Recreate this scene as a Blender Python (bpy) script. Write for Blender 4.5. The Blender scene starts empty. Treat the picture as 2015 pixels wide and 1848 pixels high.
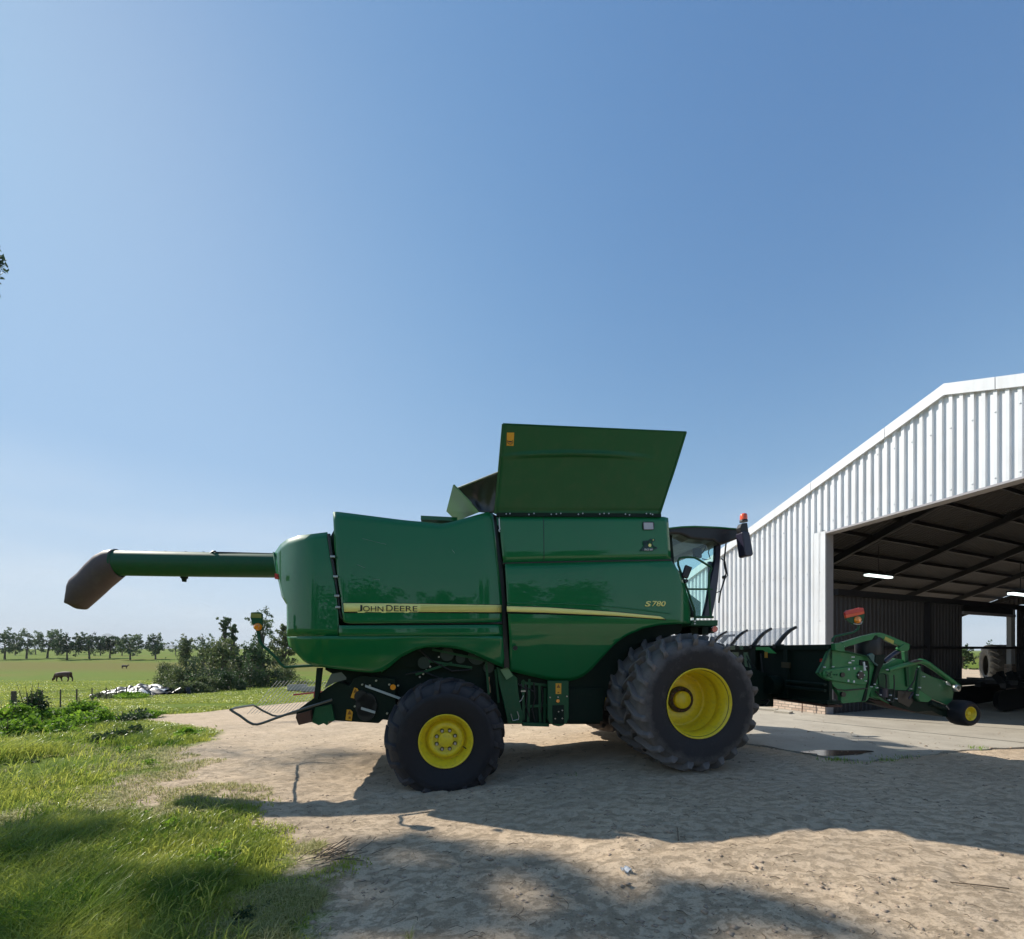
import bpy, bmesh, math, random
import numpy as np
from mathutils import Vector, Matrix

# ------------------------------------------------------------------ camera, sky, sun, exposure
scene = bpy.context.scene
FOC, CX, HY, CAMZ = 843.0, 1007.5, 1280.0, 1.70
cam_d = bpy.data.cameras.new("camera")
cam = bpy.data.objects.new("camera", cam_d)
scene.collection.objects.link(cam)
cam.location = (0, 0, CAMZ)
cam.rotation_euler = (math.radians(90), 0, 0)
cam_d.sensor_width = 36.0
cam_d.sensor_fit = 'HORIZONTAL'
cam_d.lens = FOC / 2015.0 * 36.0
cam_d.shift_y = (HY - 924.0) / 2015.0
cam_d.clip_start = 0.05
cam_d.clip_end = 20000
scene.camera = cam

SX, SY = 1.10, -0.57                      # shadow offset on the ground per metre of height
SUN_EL = math.atan(1.0 / math.hypot(SX, SY))
SUN_AZ = math.atan2(-SX, -SY)             # azimuth from +Y, clockwise positive
world = bpy.data.worlds.new("World")
scene.world = world
world.use_nodes = True
wn = world.node_tree
for n in list(wn.nodes): wn.nodes.remove(n)
sky = wn.nodes.new("ShaderNodeTexSky")
sky.sky_type = 'NISHITA'
sky.sun_disc = False
sky.sun_elevation = SUN_EL
sky.sun_rotation = SUN_AZ
sky.altitude = 50
sky.air_density = 1.0
sky.dust_density = 0.25
sky.ozone_density = 1.0
# thin wispy clouds low in the sky
tc = wn.nodes.new("ShaderNodeTexCoord")
mp = wn.nodes.new("ShaderNodeMapping"); mp.inputs['Scale'].default_value = (1.6, 1.6, 6.0)
nz = wn.nodes.new("ShaderNodeTexNoise"); nz.inputs['Scale'].default_value = 1.7; nz.inputs['Detail'].default_value = 7; nz.inputs['Roughness'].default_value = .6
cr = wn.nodes.new("ShaderNodeValToRGB"); cr.color_ramp.elements[0].position = .47; cr.color_ramp.elements[1].position = .68
sep = wn.nodes.new("ShaderNodeSeparateXYZ")
mr = wn.nodes.new("ShaderNodeMapRange"); mr.inputs[1].default_value = .02; mr.inputs[2].default_value = .32; mr.inputs[3].default_value = .35; mr.inputs[4].default_value = 0
mu = wn.nodes.new("ShaderNodeMath"); mu.operation = 'MULTIPLY'
mx = wn.nodes.new("ShaderNodeMix"); mx.data_type = 'RGBA'
mx.inputs[7].default_value = (6.2, 6.35, 6.4, 1)
bg = wn.nodes.new("ShaderNodeBackground"); bg.inputs[1].default_value = 0.105
wo = wn.nodes.new("ShaderNodeOutputWorld")
hsv = wn.nodes.new("ShaderNodeHueSaturation"); hsv.inputs['Saturation'].default_value = 1.0
L_ = wn.links.new
L_(tc.outputs['Generated'], mp.inputs[0]); L_(mp.outputs[0], nz.inputs[0]); L_(nz.outputs[0], cr.inputs[0])
L_(tc.outputs['Generated'], sep.inputs[0]); L_(sep.outputs['Z'], mr.inputs[0])
L_(cr.outputs[0], mu.inputs[0]); L_(mr.outputs[0], mu.inputs[1]); L_(mu.outputs[0], mx.inputs[0])
sc_ = wn.nodes.new("ShaderNodeSeparateColor"); cc_ = wn.nodes.new("ShaderNodeCombineColor"); L_(sky.outputs[0], sc_.inputs[0])
def wm(op, a, b_):
    n_ = wn.nodes.new("ShaderNodeMath"); n_.operation = op
    for i_, v_ in enumerate((a, b_)):
        if isinstance(v_, (int, float)): n_.inputs[i_].default_value = v_
        else: L_(v_, n_.inputs[i_])
    return n_.outputs[0]
for i_, (k_, g_, m_, p_) in enumerate(((.80, 1.5, 2.4, 2.5), (1.00, 1.25, 3.8, 2.5), (1.40, .90, 5.7, 3.0))):   # camera-like tone response of the sky
    x_ = wm('MULTIPLY', wm('POWER', sc_.outputs[i_], g_), k_)
    d_ = wm('POWER', wm('ADD', wm('POWER', wm('DIVIDE', x_, m_), p_), 1.0), 1.0/p_)
    L_(wm('DIVIDE', x_, d_), cc_.inputs[i_])
hzf = wn.nodes.new("ShaderNodeValToRGB"); hzf.color_ramp.elements[0].color = (.85, .85, .85, 1); hzf.color_ramp.elements[1].position = .34; hzf.color_ramp.elements[1].color = (0, 0, 0, 1)
e_ = hzf.color_ramp.elements.new(.07); e_.color = (.70, .70, .70, 1); e_ = hzf.color_ramp.elements.new(.17); e_.color = (.34, .34, .34, 1)
hzm = wn.nodes.new("ShaderNodeMix"); hzm.data_type = 'RGBA'; hzm.inputs[7].default_value = (5.1, 5.8, 6.2, 1)
L_(sep.outputs['Z'], hzf.inputs[0])
lf_ = wn.nodes.new('ShaderNodeMapRange'); L_(sep.outputs['X'], lf_.inputs[0]); lf_.inputs[1].default_value = -.75; lf_.inputs[2].default_value = .35; lf_.inputs[3].default_value = 1.0; lf_.inputs[4].default_value = .45
L_(wm('MULTIPLY', hzf.outputs[0], lf_.outputs[0]), hzm.inputs[0])
L_(cc_.outputs[0], hsv.inputs['Color']); L_(hsv.outputs[0], hzm.inputs[6]); L_(hzm.outputs[2], mx.inputs[6]); L_(mx.outputs[2], bg.inputs[0]); L_(bg.outputs[0], wo.inputs[0])

sun_d = bpy.data.lights.new("sun", 'SUN')
sun = bpy.data.objects.new("sun", sun_d)
scene.collection.objects.link(sun)
sun_d.energy = 4.2
sun_d.angle = math.radians(0.53)
sun_d.color = (1.0, .94, .84)
sun.rotation_euler = Vector((SX, SY, -1)).to_track_quat('-Z', 'Y').to_euler()
sun.location = (-30, 20, 30)
scene.view_settings.view_transform = 'Standard'
scene.view_settings.look = 'None'
scene.view_settings.exposure = 0.6
scene.view_settings.gamma = 1.0
scene.cycles.max_bounces = 8
scene.cycles.transparent_max_bounces = 12
scene.cycles.use_denoising = True
scene.cycles.denoising_prefilter = 'ACCURATE'

rng = random.Random(7)
nrng = np.random.default_rng(11)
COL = scene.collection

# ------------------------------------------------------------------ materials
def new_mat(name):
    m = bpy.data.materials.new(name); m.use_nodes = True
    return m, m.node_tree, m.node_tree.nodes['Principled BSDF']

def paint(name, col, rough=.4, metal=0, coat=0, coat_rough=.05, bump=0, bscale=40, var=.12, vscale=3.0, dirt=0, dirt_col=(.2, .16, .11), spec=.5, sss=0):
    m, t, b = new_mat(name)
    N, K = t.nodes, t.links.new
    c = N.new('ShaderNodeTexCoord')
    n1 = N.new('ShaderNodeTexNoise'); n1.inputs['Scale'].default_value = vscale; n1.inputs['Detail'].default_value = 6; n1.inputs['Roughness'].default_value = .65
    K(c.outputs['Object'], n1.inputs[0])
    mixc = N.new('ShaderNodeMix'); mixc.data_type = 'RGBA'
    mixc.inputs[6].default_value = (*[x * (1 - var) for x in col], 1)
    mixc.inputs[7].default_value = (*[min(1, x * (1 + var)) for x in col], 1)
    K(n1.outputs[0], mixc.inputs[0])
    out = mixc.outputs[2]
    if dirt:
        n2 = N.new('ShaderNodeTexNoise'); n2.inputs['Scale'].default_value = vscale * 2.3; n2.inputs['Detail'].default_value = 8; n2.inputs['Roughness'].default_value = .7
        K(c.outputs['Object'], n2.inputs[0])
        r = N.new('ShaderNodeValToRGB'); r.color_ramp.elements[0].position = .48; r.color_ramp.elements[1].position = .75
        r.color_ramp.elements[1].color = (dirt, dirt, dirt, 1)
        K(n2.outputs[0], r.inputs[0])
        m2 = N.new('ShaderNodeMix'); m2.data_type = 'RGBA'; m2.inputs[7].default_value = (*dirt_col, 1)
        K(r.outputs[0], m2.inputs[0]); K(out, m2.inputs[6]); out = m2.outputs[2]
    K(out, b.inputs['Base Color'])
    mrr = N.new('ShaderNodeMapRange'); mrr.inputs[3].default_value = max(.02, rough - .08); mrr.inputs[4].default_value = min(1, rough + .1)
    K(n1.outputs[0], mrr.inputs[0]); K(mrr.outputs[0], b.inputs['Roughness'])
    b.inputs['Metallic'].default_value = metal
    b.inputs['Coat Weight'].default_value = coat
    b.inputs['Coat Roughness'].default_value = coat_rough
    b.inputs['Specular IOR Level'].default_value = spec
    if bump:
        n3 = N.new('ShaderNodeTexNoise'); n3.inputs['Scale'].default_value = bscale; n3.inputs['Detail'].default_value = 5
        K(c.outputs['Object'], n3.inputs[0])
        bp = N.new('ShaderNodeBump'); bp.inputs['Strength'].default_value = bump; bp.inputs['Distance'].default_value = .02
        K(n3.outputs[0], bp.inputs['Height']); K(bp.outputs[0], b.inputs['Normal'])
    return m

M = {}
M['green'] = paint('green_gloss_paint', (.003, .135, .040), .5, coat=.85, coat_rough=.025, var=.08, vscale=.8, bump=.03, bscale=1.1, dirt=.10, dirt_col=(.06, .11, .045), spec=.12)
M['green_dull'] = paint('green_dusty_paint', (.010, .080, .030), .55, spec=.3, coat=.1, coat_rough=.3, var=.2, vscale=6, dirt=.3, dirt_col=(.06, .08, .04))
M['green_lid'] = paint('green_lid_paint', (.010, .090, .028), .5, spec=.25, coat=.15, coat_rough=.2, var=.15, vscale=2, dirt=.15, dirt_col=(.10, .11, .06))
M['green_pale'] = paint('green_lit_and_olive', (.13, .24, .11), .5, var=.15, vscale=5)  # light falling on the tank flap is put into this tone; bracket is olive
M['green_dark'] = paint('green_dark_chassis', (.003, .014, .008), .65, var=.4, vscale=4, dirt=.3, dirt_col=(.022, .022, .015), spec=.25)
M['green_header'] = paint('green_header_paint', (.030, .19, .060), .5, spec=.35, coat=.1, coat_rough=.25, var=.22, vscale=5, dirt=.35, dirt_col=(.15, .15, .09))
M['green_bright'] = paint('green_bright_paint', (.03, .42, .08), .4, coat=.3)
M['yellow'] = paint('yellow_wheel_paint', (.78, .60, .015), .42, coat=.25, coat_rough=.2, var=.12, vscale=8, dirt=.45, dirt_col=(.28, .2, .06))
M['stripe'] = paint('yellow_stripe', (.90, .82, .27), .4, var=.06, vscale=3)
M['sticker'] = paint('orange_yellow_sticker', (.7, .33, .02), .4, var=.15, vscale=30)
M['black'] = paint('black_plastic', (.012, .012, .014), .45, var=.3)
M['black_paint'] = paint('black_trim', (.006, .008, .009), .35, var=.2)
M['tarp'] = paint('black_tarpaulin', (.016, .019, .023), .3, var=.3, bump=.9, bscale=3.5)
M['mirrorback'] = paint('mirror_back', (.025, .023, .045), .3, var=.2)
M['steel'] = paint('bare_steel', (.45, .45, .43), .35, metal=.8, var=.2, vscale=20)
M['whitebar'] = paint('white_bar', (.42, .44, .42), .5, var=.1)
M['rust'] = paint('rusty_brown', (.09, .04, .025), .8, var=.4, vscale=12, bump=.3)
M['rubberflap'] = paint('grey_flap', (.11, .12, .09), .8, var=.2)
M['headliner'] = paint('cab_headliner', (.22, .24, .24), .7, var=.1)
M['spout'] = paint('black_rubber_spout', (.085, .052, .052), .6, var=.25, vscale=3, dirt=.4, dirt_col=(.15, .11, .085))
M['white'] = paint('white_label', (.7, .7, .7), .5, var=.03)
M['red'] = paint('red_reflector', (.55, .03, .02), .3, var=.2, vscale=20)
M['orange_red'] = paint('orange_red_reflector', (.75, .09, .02), .35, var=.1, vscale=20)

def rubber(name, col, dust, dustcol, low=.42, high=.62):
    m, t, b = new_mat(name); N, K = t.nodes, t.links.new
    c = N.new('ShaderNodeTexCoord')
    n1 = N.new('ShaderNodeTexNoise'); n1.inputs['Scale'].default_value = 5; n1.inputs['Detail'].default_value = 8; n1.inputs['Roughness'].default_value = .7
    K(c.outputs['Object'], n1.inputs[0])
    at = N.new('ShaderNodeAttribute'); at.attribute_name = 'dust'
    ad = N.new('ShaderNodeMath'); ad.operation = 'MULTIPLY_ADD'; ad.inputs[1].default_value = .8
    K(at.outputs['Fac'], ad.inputs[0]); K(n1.outputs[0], ad.inputs[2])
    r = N.new('ShaderNodeMapRange'); r.inputs[1].default_value = low; r.inputs[2].default_value = high + .4; r.inputs[3].default_value = 0; r.inputs[4].default_value = dust
    K(ad.outputs[0], r.inputs[0])
    mc = N.new('ShaderNodeMix'); mc.data_type = 'RGBA'; mc.inputs[6].default_value = (*col, 1); mc.inputs[7].default_value = (*dustcol, 1)
    K(r.outputs[0], mc.inputs[0]); K(mc.outputs[2], b.inputs['Base Color'])
    b.inputs['Roughness'].default_value = .68
    b.inputs['Specular IOR Level'].default_value = .35
    n3 = N.new('ShaderNodeTexNoise'); n3.inputs['Scale'].default_value = 22; n3.inputs['Detail'].default_value = 6
    K(c.outputs['Object'], n3.inputs[0])
    bp = N.new('ShaderNodeBump'); bp.inputs['Strength'].default_value = .25; bp.inputs['Distance'].default_value = .02
    K(n3.outputs[0], bp.inputs['Height']); K(bp.outputs[0], b.inputs['Normal'])
    return m
M['tyre_front'] = rubber('tyre_rubber_dusty', (.022, .020, .023), .95, (.15, .132, .124), .55, .75)
M['tyre_rear'] = rubber('tyre_rubber_dark', (.014, .013, .016), .55, (.075, .066, .068), .60, .80)
M['tyre_sun_tone'] = rubber('tyre_rubber_sunlit_tone', (.10, .09, .08), .8, (.32, .29, .25))  # pale tones put sunlight into the colour of tyres standing in shade

def glass_mat(name, tint, gloss=.12, rough=.02):
    m = bpy.data.materials.new(name); m.use_nodes = True; t = m.node_tree
    for n in list(t.nodes): t.nodes.remove(n)
    o = t.nodes.new('ShaderNodeOutputMaterial'); tr = t.nodes.new('ShaderNodeBsdfTransparent'); tr.inputs[0].default_value = (*tint, 1)
    gl = t.nodes.new('ShaderNodeBsdfGlossy'); gl.inputs['Roughness'].default_value = rough
    fr = t.nodes.new('ShaderNodeFresnel'); fr.inputs[0].default_value = 1.5
    mxs = t.nodes.new('ShaderNodeMixShader')
    ma = t.nodes.new('ShaderNodeMath'); ma.operation = 'MINIMUM'; ma.inputs[1].default_value = gloss
    t.links.new(fr.outputs[0], ma.inputs[0]); t.links.new(ma.outputs[0], mxs.inputs[0])
    t.links.new(tr.outputs[0], mxs.inputs[1]); t.links.new(gl.outputs[0], mxs.inputs[2]); t.links.new(mxs.outputs[0], o.inputs[0])
    return m
M['glass'] = glass_mat('tinted_cab_glass', (.84, .97, .96), .05)
M['clearplastic'] = glass_mat('clear_plastic_guard', (.90, .91, .93), .10, .12)
t = M['clearplastic'].node_tree; o_ = t.nodes['Material Output']; l0 = o_.inputs[0].links[0].from_socket
tl = t.nodes.new('ShaderNodeBsdfTranslucent'); tl.inputs[0].default_value = (.9, .92, .95, 1); m2_ = t.nodes.new('ShaderNodeMixShader'); m2_.inputs[0].default_value = .14
t.links.new(l0, m2_.inputs[1]); t.links.new(tl.outputs[0], m2_.inputs[2]); t.links.new(m2_.outputs[0], o_.inputs[0])
def lens_mat(name, col, emit=0):
    m, t, b = new_mat(name)
    b.inputs['Base Color'].default_value = (*col, 1); b.inputs['Roughness'].default_value = .15
    b.inputs['Coat Weight'].default_value = 1
    b.inputs['Subsurface Weight'].default_value = .3; b.inputs['Subsurface Radius'].default_value = (.03, .01, .005)
    return m
M['amber'] = lens_mat('amber_lens', (.95, .28, .01))
M['redamber'] = lens_mat('red_amber_lens', (.85, .10, .01))
m, t, b = new_mat('fluorescent_tube'); b.inputs['Emission Color'].default_value = (.85, 1, .97, 1); b.inputs['Emission Strength'].default_value = 1.6; M['tube'] = m

# ------------------------------------------------------------------ mesh builder
class MB:
    def __init__(s): s.v = []; s.f = []; s.mi = []; s.sm = []; s.cur = 0; s.smooth = False
    def add(s, vs, fs, smooth=None):
        o = len(s.v); s.v += [tuple(map(float, p)) for p in vs]
        for f in fs:
            s.f.append([o + i for i in f]); s.mi.append(s.cur); s.sm.append(s.smooth if smooth is None else smooth)
    def box(s, a, b):
        x0, y0, z0 = a; x1, y1, z1 = b
        s.add([(x0,y0,z0),(x1,y0,z0),(x1,y1,z0),(x0,y1,z0),(x0,y0,z1),(x1,y0,z1),(x1,y1,z1),(x0,y1,z1)],
              [(0,3,2,1),(4,5,6,7),(0,1,5,4),(1,2,6,5),(2,3,7,6),(3,0,4,7)], False)
    def obox(s, c, ax, ay, az, hx, hy, hz):
        c, ax, ay, az = map(Vector, (c, ax, ay, az)); vs = []
        for k in (-1, 1):
            for i, j in ((-1,-1),(1,-1),(1,1),(-1,1)): vs.append(c + ax*hx*i + ay*hy*j + az*hz*k)
        s.add(vs, [(0,3,2,1),(4,5,6,7),(0,1,5,4),(1,2,6,5),(2,3,7,6),(3,0,4,7)], False)
    def bar(s, a, b, w, h, up=(0,0,1)):
        a, b = Vector(a), Vector(b); d = (b-a); l = d.length; d.normalize()
        sd = d.cross(Vector(up))
        if sd.length < 1e-4: sd = d.cross(Vector((1,0,0)))
        sd.normalize(); u = sd.cross(d).normalized()
        s.obox((a+b)/2, d, sd, u, l/2, w/2, h/2)
    def prism(s, pts, d):
        """pts: list of 3D points (planar outline), d: extrusion vector"""
        d = Vector(d); P = [Vector(p) for p in pts]; n = len(P)
        s.add(P + [p + d for p in P], [tuple(range(n))[::-1], tuple(range(n, 2*n))] + [(i, (i+1) % n, n + (i+1) % n, n + i) for i in range(n)], False)
    def tube(s, pts, r, n=10, cap=True, smooth=True):
        P = [Vector(p) for p in pts]; rr = r if isinstance(r, (list, tuple)) else [r]*len(P)
        T = []
        for i in range(len(P)):
            a = P[max(0, i-1)]; b = P[min(len(P)-1, i+1)]; T.append((b-a).normalized())
        ref = Vector((0,0,1)) if abs(T[0].z) < .9 else Vector((1,0,0))
        nx = T[0].cross(ref).normalized(); vs = []
        for i, p in enumerate(P):
            nx = (nx - T[i]*nx.dot(T[i])).normalized(); ny = T[i].cross(nx)
            for k in range(n):
                a = 2*math.pi*k/n; vs.append(p + nx*math.cos(a)*rr[i] + ny*math.sin(a)*rr[i])
        fs = []
        for i in range(len(P)-1):
            for k in range(n): fs.append((i*n+k, i*n+(k+1) % n, (i+1)*n+(k+1) % n, (i+1)*n+k))
        s.add(vs, fs, smooth)
        if cap:
            s.add(vs[:n], [tuple(range(n))[::-1]], False); s.add(vs[-n:], [tuple(range(n))], False)
    def lathe(s, prof, c, n=48, smooth=True):
        """prof: (v, r) revolved about the local Y axis through c"""
        c = Vector(c); vs = []
        for v, r in prof:
            for k in range(n):
                a = 2*math.pi*k/n; vs.append(c + Vector((math.cos(a)*r, v, math.sin(a)*r)))
        fs = []
        for i in range(len(prof)-1):
            for k in range(n): fs.append((i*n+k, (i+1)*n+k, (i+1)*n+(k+1) % n, i*n+(k+1) % n))
        s.add(vs, fs, smooth)
    def disc(s, c, nrm, r, h, n=16):
        c = Vector(c); d = Vector(nrm).normalized(); s.tube([c, c + d*h], r, n, True, True)
    def grid(s, fn, nu, nv, smooth=True):
        vs = [fn(i/nu, j/nv) for j in range(nv+1) for i in range(nu+1)]
        fs = [(j*(nu+1)+i, j*(nu+1)+i+1, (j+1)*(nu+1)+i+1, (j+1)*(nu+1)+i) for j in range(nv) for i in range(nu)]
        s.add(vs, fs, smooth)
    def build(s, name, mats, parent=None, bevel=0, solid=0, loc=None, autosmooth=None):
        me = bpy.data.meshes.new(name); me.from_pydata(s.v, [], s.f)
        if not isinstance(mats, (list, tuple)): mats = [mats]
        for m_ in mats: me.materials.append(m_)
        me.polygons.foreach_set('material_index', s.mi); me.polygons.foreach_set('use_smooth', s.sm); me.update()
        o = bpy.data.objects.new(name, me); COL.objects.link(o)
        if parent: o.parent = parent
        if loc: o.location = loc
        if solid:
            md = o.modifiers.new('solid', 'SOLIDIFY'); md.thickness = solid; md.offset = 0
        if bevel:
            md = o.modifiers.new('bevel', 'BEVEL'); md.width = bevel; md.segments = 2; md.limit_method = 'ANGLE'; md.angle_limit = math.radians(35)
        return o

def _build_each(s, name, mats, parent=None, **k):
    """each separate piece of the builder becomes an object of its own"""
    key = {}; par = list(range(len(s.v)))
    def find(a):
        while par[a] != a: par[a] = par[par[a]]; a = par[a]
        return a
    for i, p in enumerate(s.v):
        q = (round(p[0], 5), round(p[1], 5), round(p[2], 5))
        if q in key: par[find(i)] = find(key[q])
        else: key[q] = i
    for f in s.f:
        for a in f[1:]: par[find(a)] = find(f[0])
    groups = {}
    for fi, f in enumerate(s.f): groups.setdefault(find(f[0]), []).append(fi)
    out = []
    for fis in groups.values():
        t = type(s)(); m = {}
        for fi in fis:
            nf = []
            for a in s.f[fi]:
                if a not in m: m[a] = len(t.v); t.v.append(s.v[a])
                nf.append(m[a])
            t.f.append(nf); t.mi.append(s.mi[fi]); t.sm.append(s.sm[fi])
        out.append(t.build(name, mats, parent, **k))
    return out
MB.build_each = _build_each
def empty(name, loc=(0,0,0), rz=0, parent=None):
    o = bpy.data.objects.new(name, None); COL.objects.link(o); o.location = loc; o.rotation_euler = (0,0,rz); o.empty_display_size = .2
    if parent: o.parent = parent
    return o
def tag(o, label=None, cat=None, group=None, kind=None):
    if label: o['label'] = label
    if cat: o['category'] = cat
    if group: o['group'] = group
    if kind: o['kind'] = kind
    return o
def copy_tree(o, parent=None):
    c = o.copy(); COL.objects.link(c); c.parent = parent
    for ch in list(o.children): copy_tree(ch, c)
    return c
def smoothstep(a, b, x):
    t = np.clip((x-a)/(b-a), 0, 1); return t*t*(3-2*t)

# ------------------------------------------------------------------ value noise
_T = np.random.default_rng(3).random((256, 256))
def vnoise(x, y):
    xi = np.floor(x).astype(int); yi = np.floor(y).astype(int); fx = x-xi; fy = y-yi
    fx = fx*fx*(3-2*fx); fy = fy*fy*(3-2*fy)
    a = _T[xi % 256, yi % 256]; b = _T[(xi+1) % 256, yi % 256]; c = _T[xi % 256, (yi+1) % 256]; d = _T[(xi+1) % 256, (yi+1) % 256]
    return (a*(1-fx)+b*fx)*(1-fy)+(c*(1-fx)+d*fx)*fy
def fbm(x, y, o=4, g=.5):
    s = 0; a = 1; t = 0
    for i in range(o): s = s + a*vnoise(x*2**i+17.3*i, y*2**i+9.1*i); t += a; a *= g
    return s/t

# ------------------------------------------------------------------ terrain
_gy = [-200, 0, 8, 16, 23, 35, 65, 100, 130, 180, 260, 600, 4000]
_gz = [-.15, -.15, -.2, -.6, -.95, -1.55, -2.55, -2.0, -1.1, .3, 2.0, 3.6, 6]
def gbase(x, y):
    x = np.asarray(x, float); y = np.asarray(y, float)
    f = np.interp(y - .12*np.minimum(0, x+4), _gy, _gz)
    t = x - .35*np.maximum(y, 0)
    w = smoothstep(-4.0, 1.2, t)
    return f*(1-w)
def ground_pt(px, py):
    """where a sight line meets the ground"""
    dx = (px-CX)/FOC; dz = (HY-py)/FOC; Y = 4.0
    for _ in range(60):
        g = float(gbase(dx*Y, Y)); Yn = (CAMZ-g)/max(-dz, 1e-4); Y += (min(Yn, 4000)-Y)*.5
    return (dx*Y, Y)

dirt_px = [(0,2600),(560,2100),(600,1848),(632,1770),(640,1715),(604,1700),(594,1677),(570,1647),(510,1617),(492,1584),(430,1570),(396,1569),(327,1584),(320,1597),(246,1590),(222,1563),(205,1548),
 (234,1536),(315,1530),(352,1509),(325,1485),(340,1474),(385,1468),(420,1455),(432,1440),(380,1432),(330,1424),(250,1414),(204,1413),(285,1408),(390,1403),(480,1392),(570,1384),(640,1377),(760,1372),(900,1366),(1100,1358),(1400,1352)]
DIRT = np.array([ground_pt(*p) for p in dirt_px[1:]] + [(20, 40), (60, 40), (60, -6), (-1.1, -6)])
def in_poly(x, y, P):
    ins = np.zeros(x.shape, bool); n = len(P)
    for i in range(n):
        x0, y0 = P[i]; x1, y1 = P[(i+1) % n]
        c = ((y0 > y) != (y1 > y)) & (x < (x1-x0)*(y-y0)/((y1-y0) if y1 != y0 else 1e-9)+x0); ins ^= c
    return ins
def poly_dist(x, y, P):
    d = np.full(x.shape, 1e9); n = len(P)
    for i in range(n):
        x0, y0 = P[i]; x1, y1 = P[(i+1) % n]; dx, dy = x1-x0, y1-y0
        t = np.clip(((x-x0)*dx+(y-y0)*dy)/(dx*dx+dy*dy+1e-9), 0, 1)
        d = np.minimum(d, np.hypot(x-x0-t*dx, y-y0-t*dy))
    return d
def dirt_sd(x, y):
    d = poly_dist(x, y, DIRT); return np.where(in_poly(x, y, DIRT), d, -d)
def relief(x, y, sd):
    near = smoothstep(26, 10, np.hypot(x, y))
    b = (fbm(x*.9, y*.9, 3)-.5)*.08 + (fbm(x*4, y*4, 3)-.5)*.012 + (fbm(x*12+3, y*12, 2)-.5)*.007
    # wheel tracks pressed into the mud, running along the combine
    tr = 0
    for off, w_, sl in ((3.15, .26, .13), (3.95, .24, .16), (6.2, .28, .22), (7.2, .26, .24), (1.0, .25, .05)):
        c = y - (off + sl*x + .3*np.sin(x*.42+off)); u = x*6.3 + np.abs(c)*9
        tr = tr - .016*np.exp(-(c/w_)**4) + .022*np.exp(-(c/w_)**6)*smoothstep(.35, .75, np.abs(np.sin(u)))*(.4+fbm(x*2, y*2, 2)) + .012*np.exp(-((np.abs(c)-w_*1.35)/.07)**2)
    conc = smoothstep(3.2, 4.6, x)
    return near*(b*(1-.8*conc) + tr*smoothstep(0, .6, sd)*(1-conc))
def gz(x, y):
    x = np.asarray(x, float); y = np.asarray(y, float)
    return gbase(x, y) + relief(x, y, dirt_sd(x, y))

def axis_coords(lo, hi, step, far, growth=1.09):
    c = list(np.arange(lo, hi+1e-6, step)); s = step; p = hi
    while p < far: s *= growth; p += s; c.append(p)
    s = step; p = lo
    while p > -far: s *= growth; p -= s; c.insert(0, p)
    return np.array(c)
xs = axis_coords(-8, 9, .075, 5000); ys = axis_coords(1.6, 12, .075, 5000)
ys = ys[ys > -70]
GX, GY = np.meshgrid(xs, ys)
SD = dirt_sd(GX.ravel(), GY.ravel()).reshape(GX.shape)
GZ = gbase(GX, GY) + relief(GX, GY, SD)
# press the ground below the concrete apron and shed floor
F0 = np.array([8.34, 11.37]); WDIR = np.array([.921, .389]); PDIR = np.array([.389, -.921])
def shed_sp(x, y): return (x-F0[0])*WDIR[0]+(y-F0[1])*WDIR[1], (x-F0[0])*PDIR[0]+(y-F0[1])*PDIR[1]
apron_px = [(1480,1426),(1462,1462),(1520,1470),(1570,1479),(1640,1491),(1692,1496),(1724,1495),(1770,1489),(1818,1485),(1907,1474),(1981,1472),(2060,1470)]
APR = [tuple(np.array(((px-CX)/FOC, 1.0))*(CAMZ*FOC/(py-HY))) for px, py in apron_px]
APR = np.array(APR + [(13.5, 8.0), (16, 3), (34, 10), (30, 26), (6.0, 20), (5.4, 14)])
AIN = in_poly(GX.ravel(), GY.ravel(), APR).reshape(GX.shape)
AD = poly_dist(GX.ravel(), GY.ravel(), APR).reshape(GX.shape)
AS = np.where(AIN, AD, -AD)
GZ = np.where(AS > -.6, np.minimum(GZ, GZ*(1-smoothstep(-.6, -.05, AS)) - .022*smoothstep(-.25, 0.05, AS)), GZ)
GZ = np.where(AS > 0.02, -.06, GZ)

ny_, nx_ = GX.shape
me = bpy.data.meshes.new('ground')
V = np.stack([GX, GY, GZ], -1).reshape(-1, 3)
idx = np.arange(ny_*nx_).reshape(ny_, nx_)
Fq = np.stack([idx[:-1, :-1], idx[:-1, 1:], idx[1:, 1:], idx[1:, :-1]], -1).reshape(-1, 4)
def fast_mesh(me, V, Fq):
    me.vertices.add(len(V)); me.vertices.foreach_set('co', V.astype(np.float32).ravel())
    k = Fq.shape[1]; me.loops.add(Fq.size); me.loops.foreach_set('vertex_index', Fq.astype(np.int32).ravel())
    me.polygons.add(len(Fq)); me.polygons.foreach_set('loop_start', np.arange(0, Fq.size, k, dtype=np.int32))
    try: me.polygons.foreach_set('loop_total', np.full(len(Fq), k, dtype=np.int32))
    except Exception: pass
    me.update(calc_edges=True)
fast_mesh(me, V, Fq)
me.polygons.foreach_set('use_smooth', [True]*len(Fq))
at = me.attributes.new('dirt', 'FLOAT', 'POINT'); at.data.foreach_set('value', np.clip(SD.ravel()/1.2, -1, 1).astype(np.float32))
ground = bpy.data.objects.new('ground', me); COL.objects.link(ground); tag(ground, kind='structure')

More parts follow.
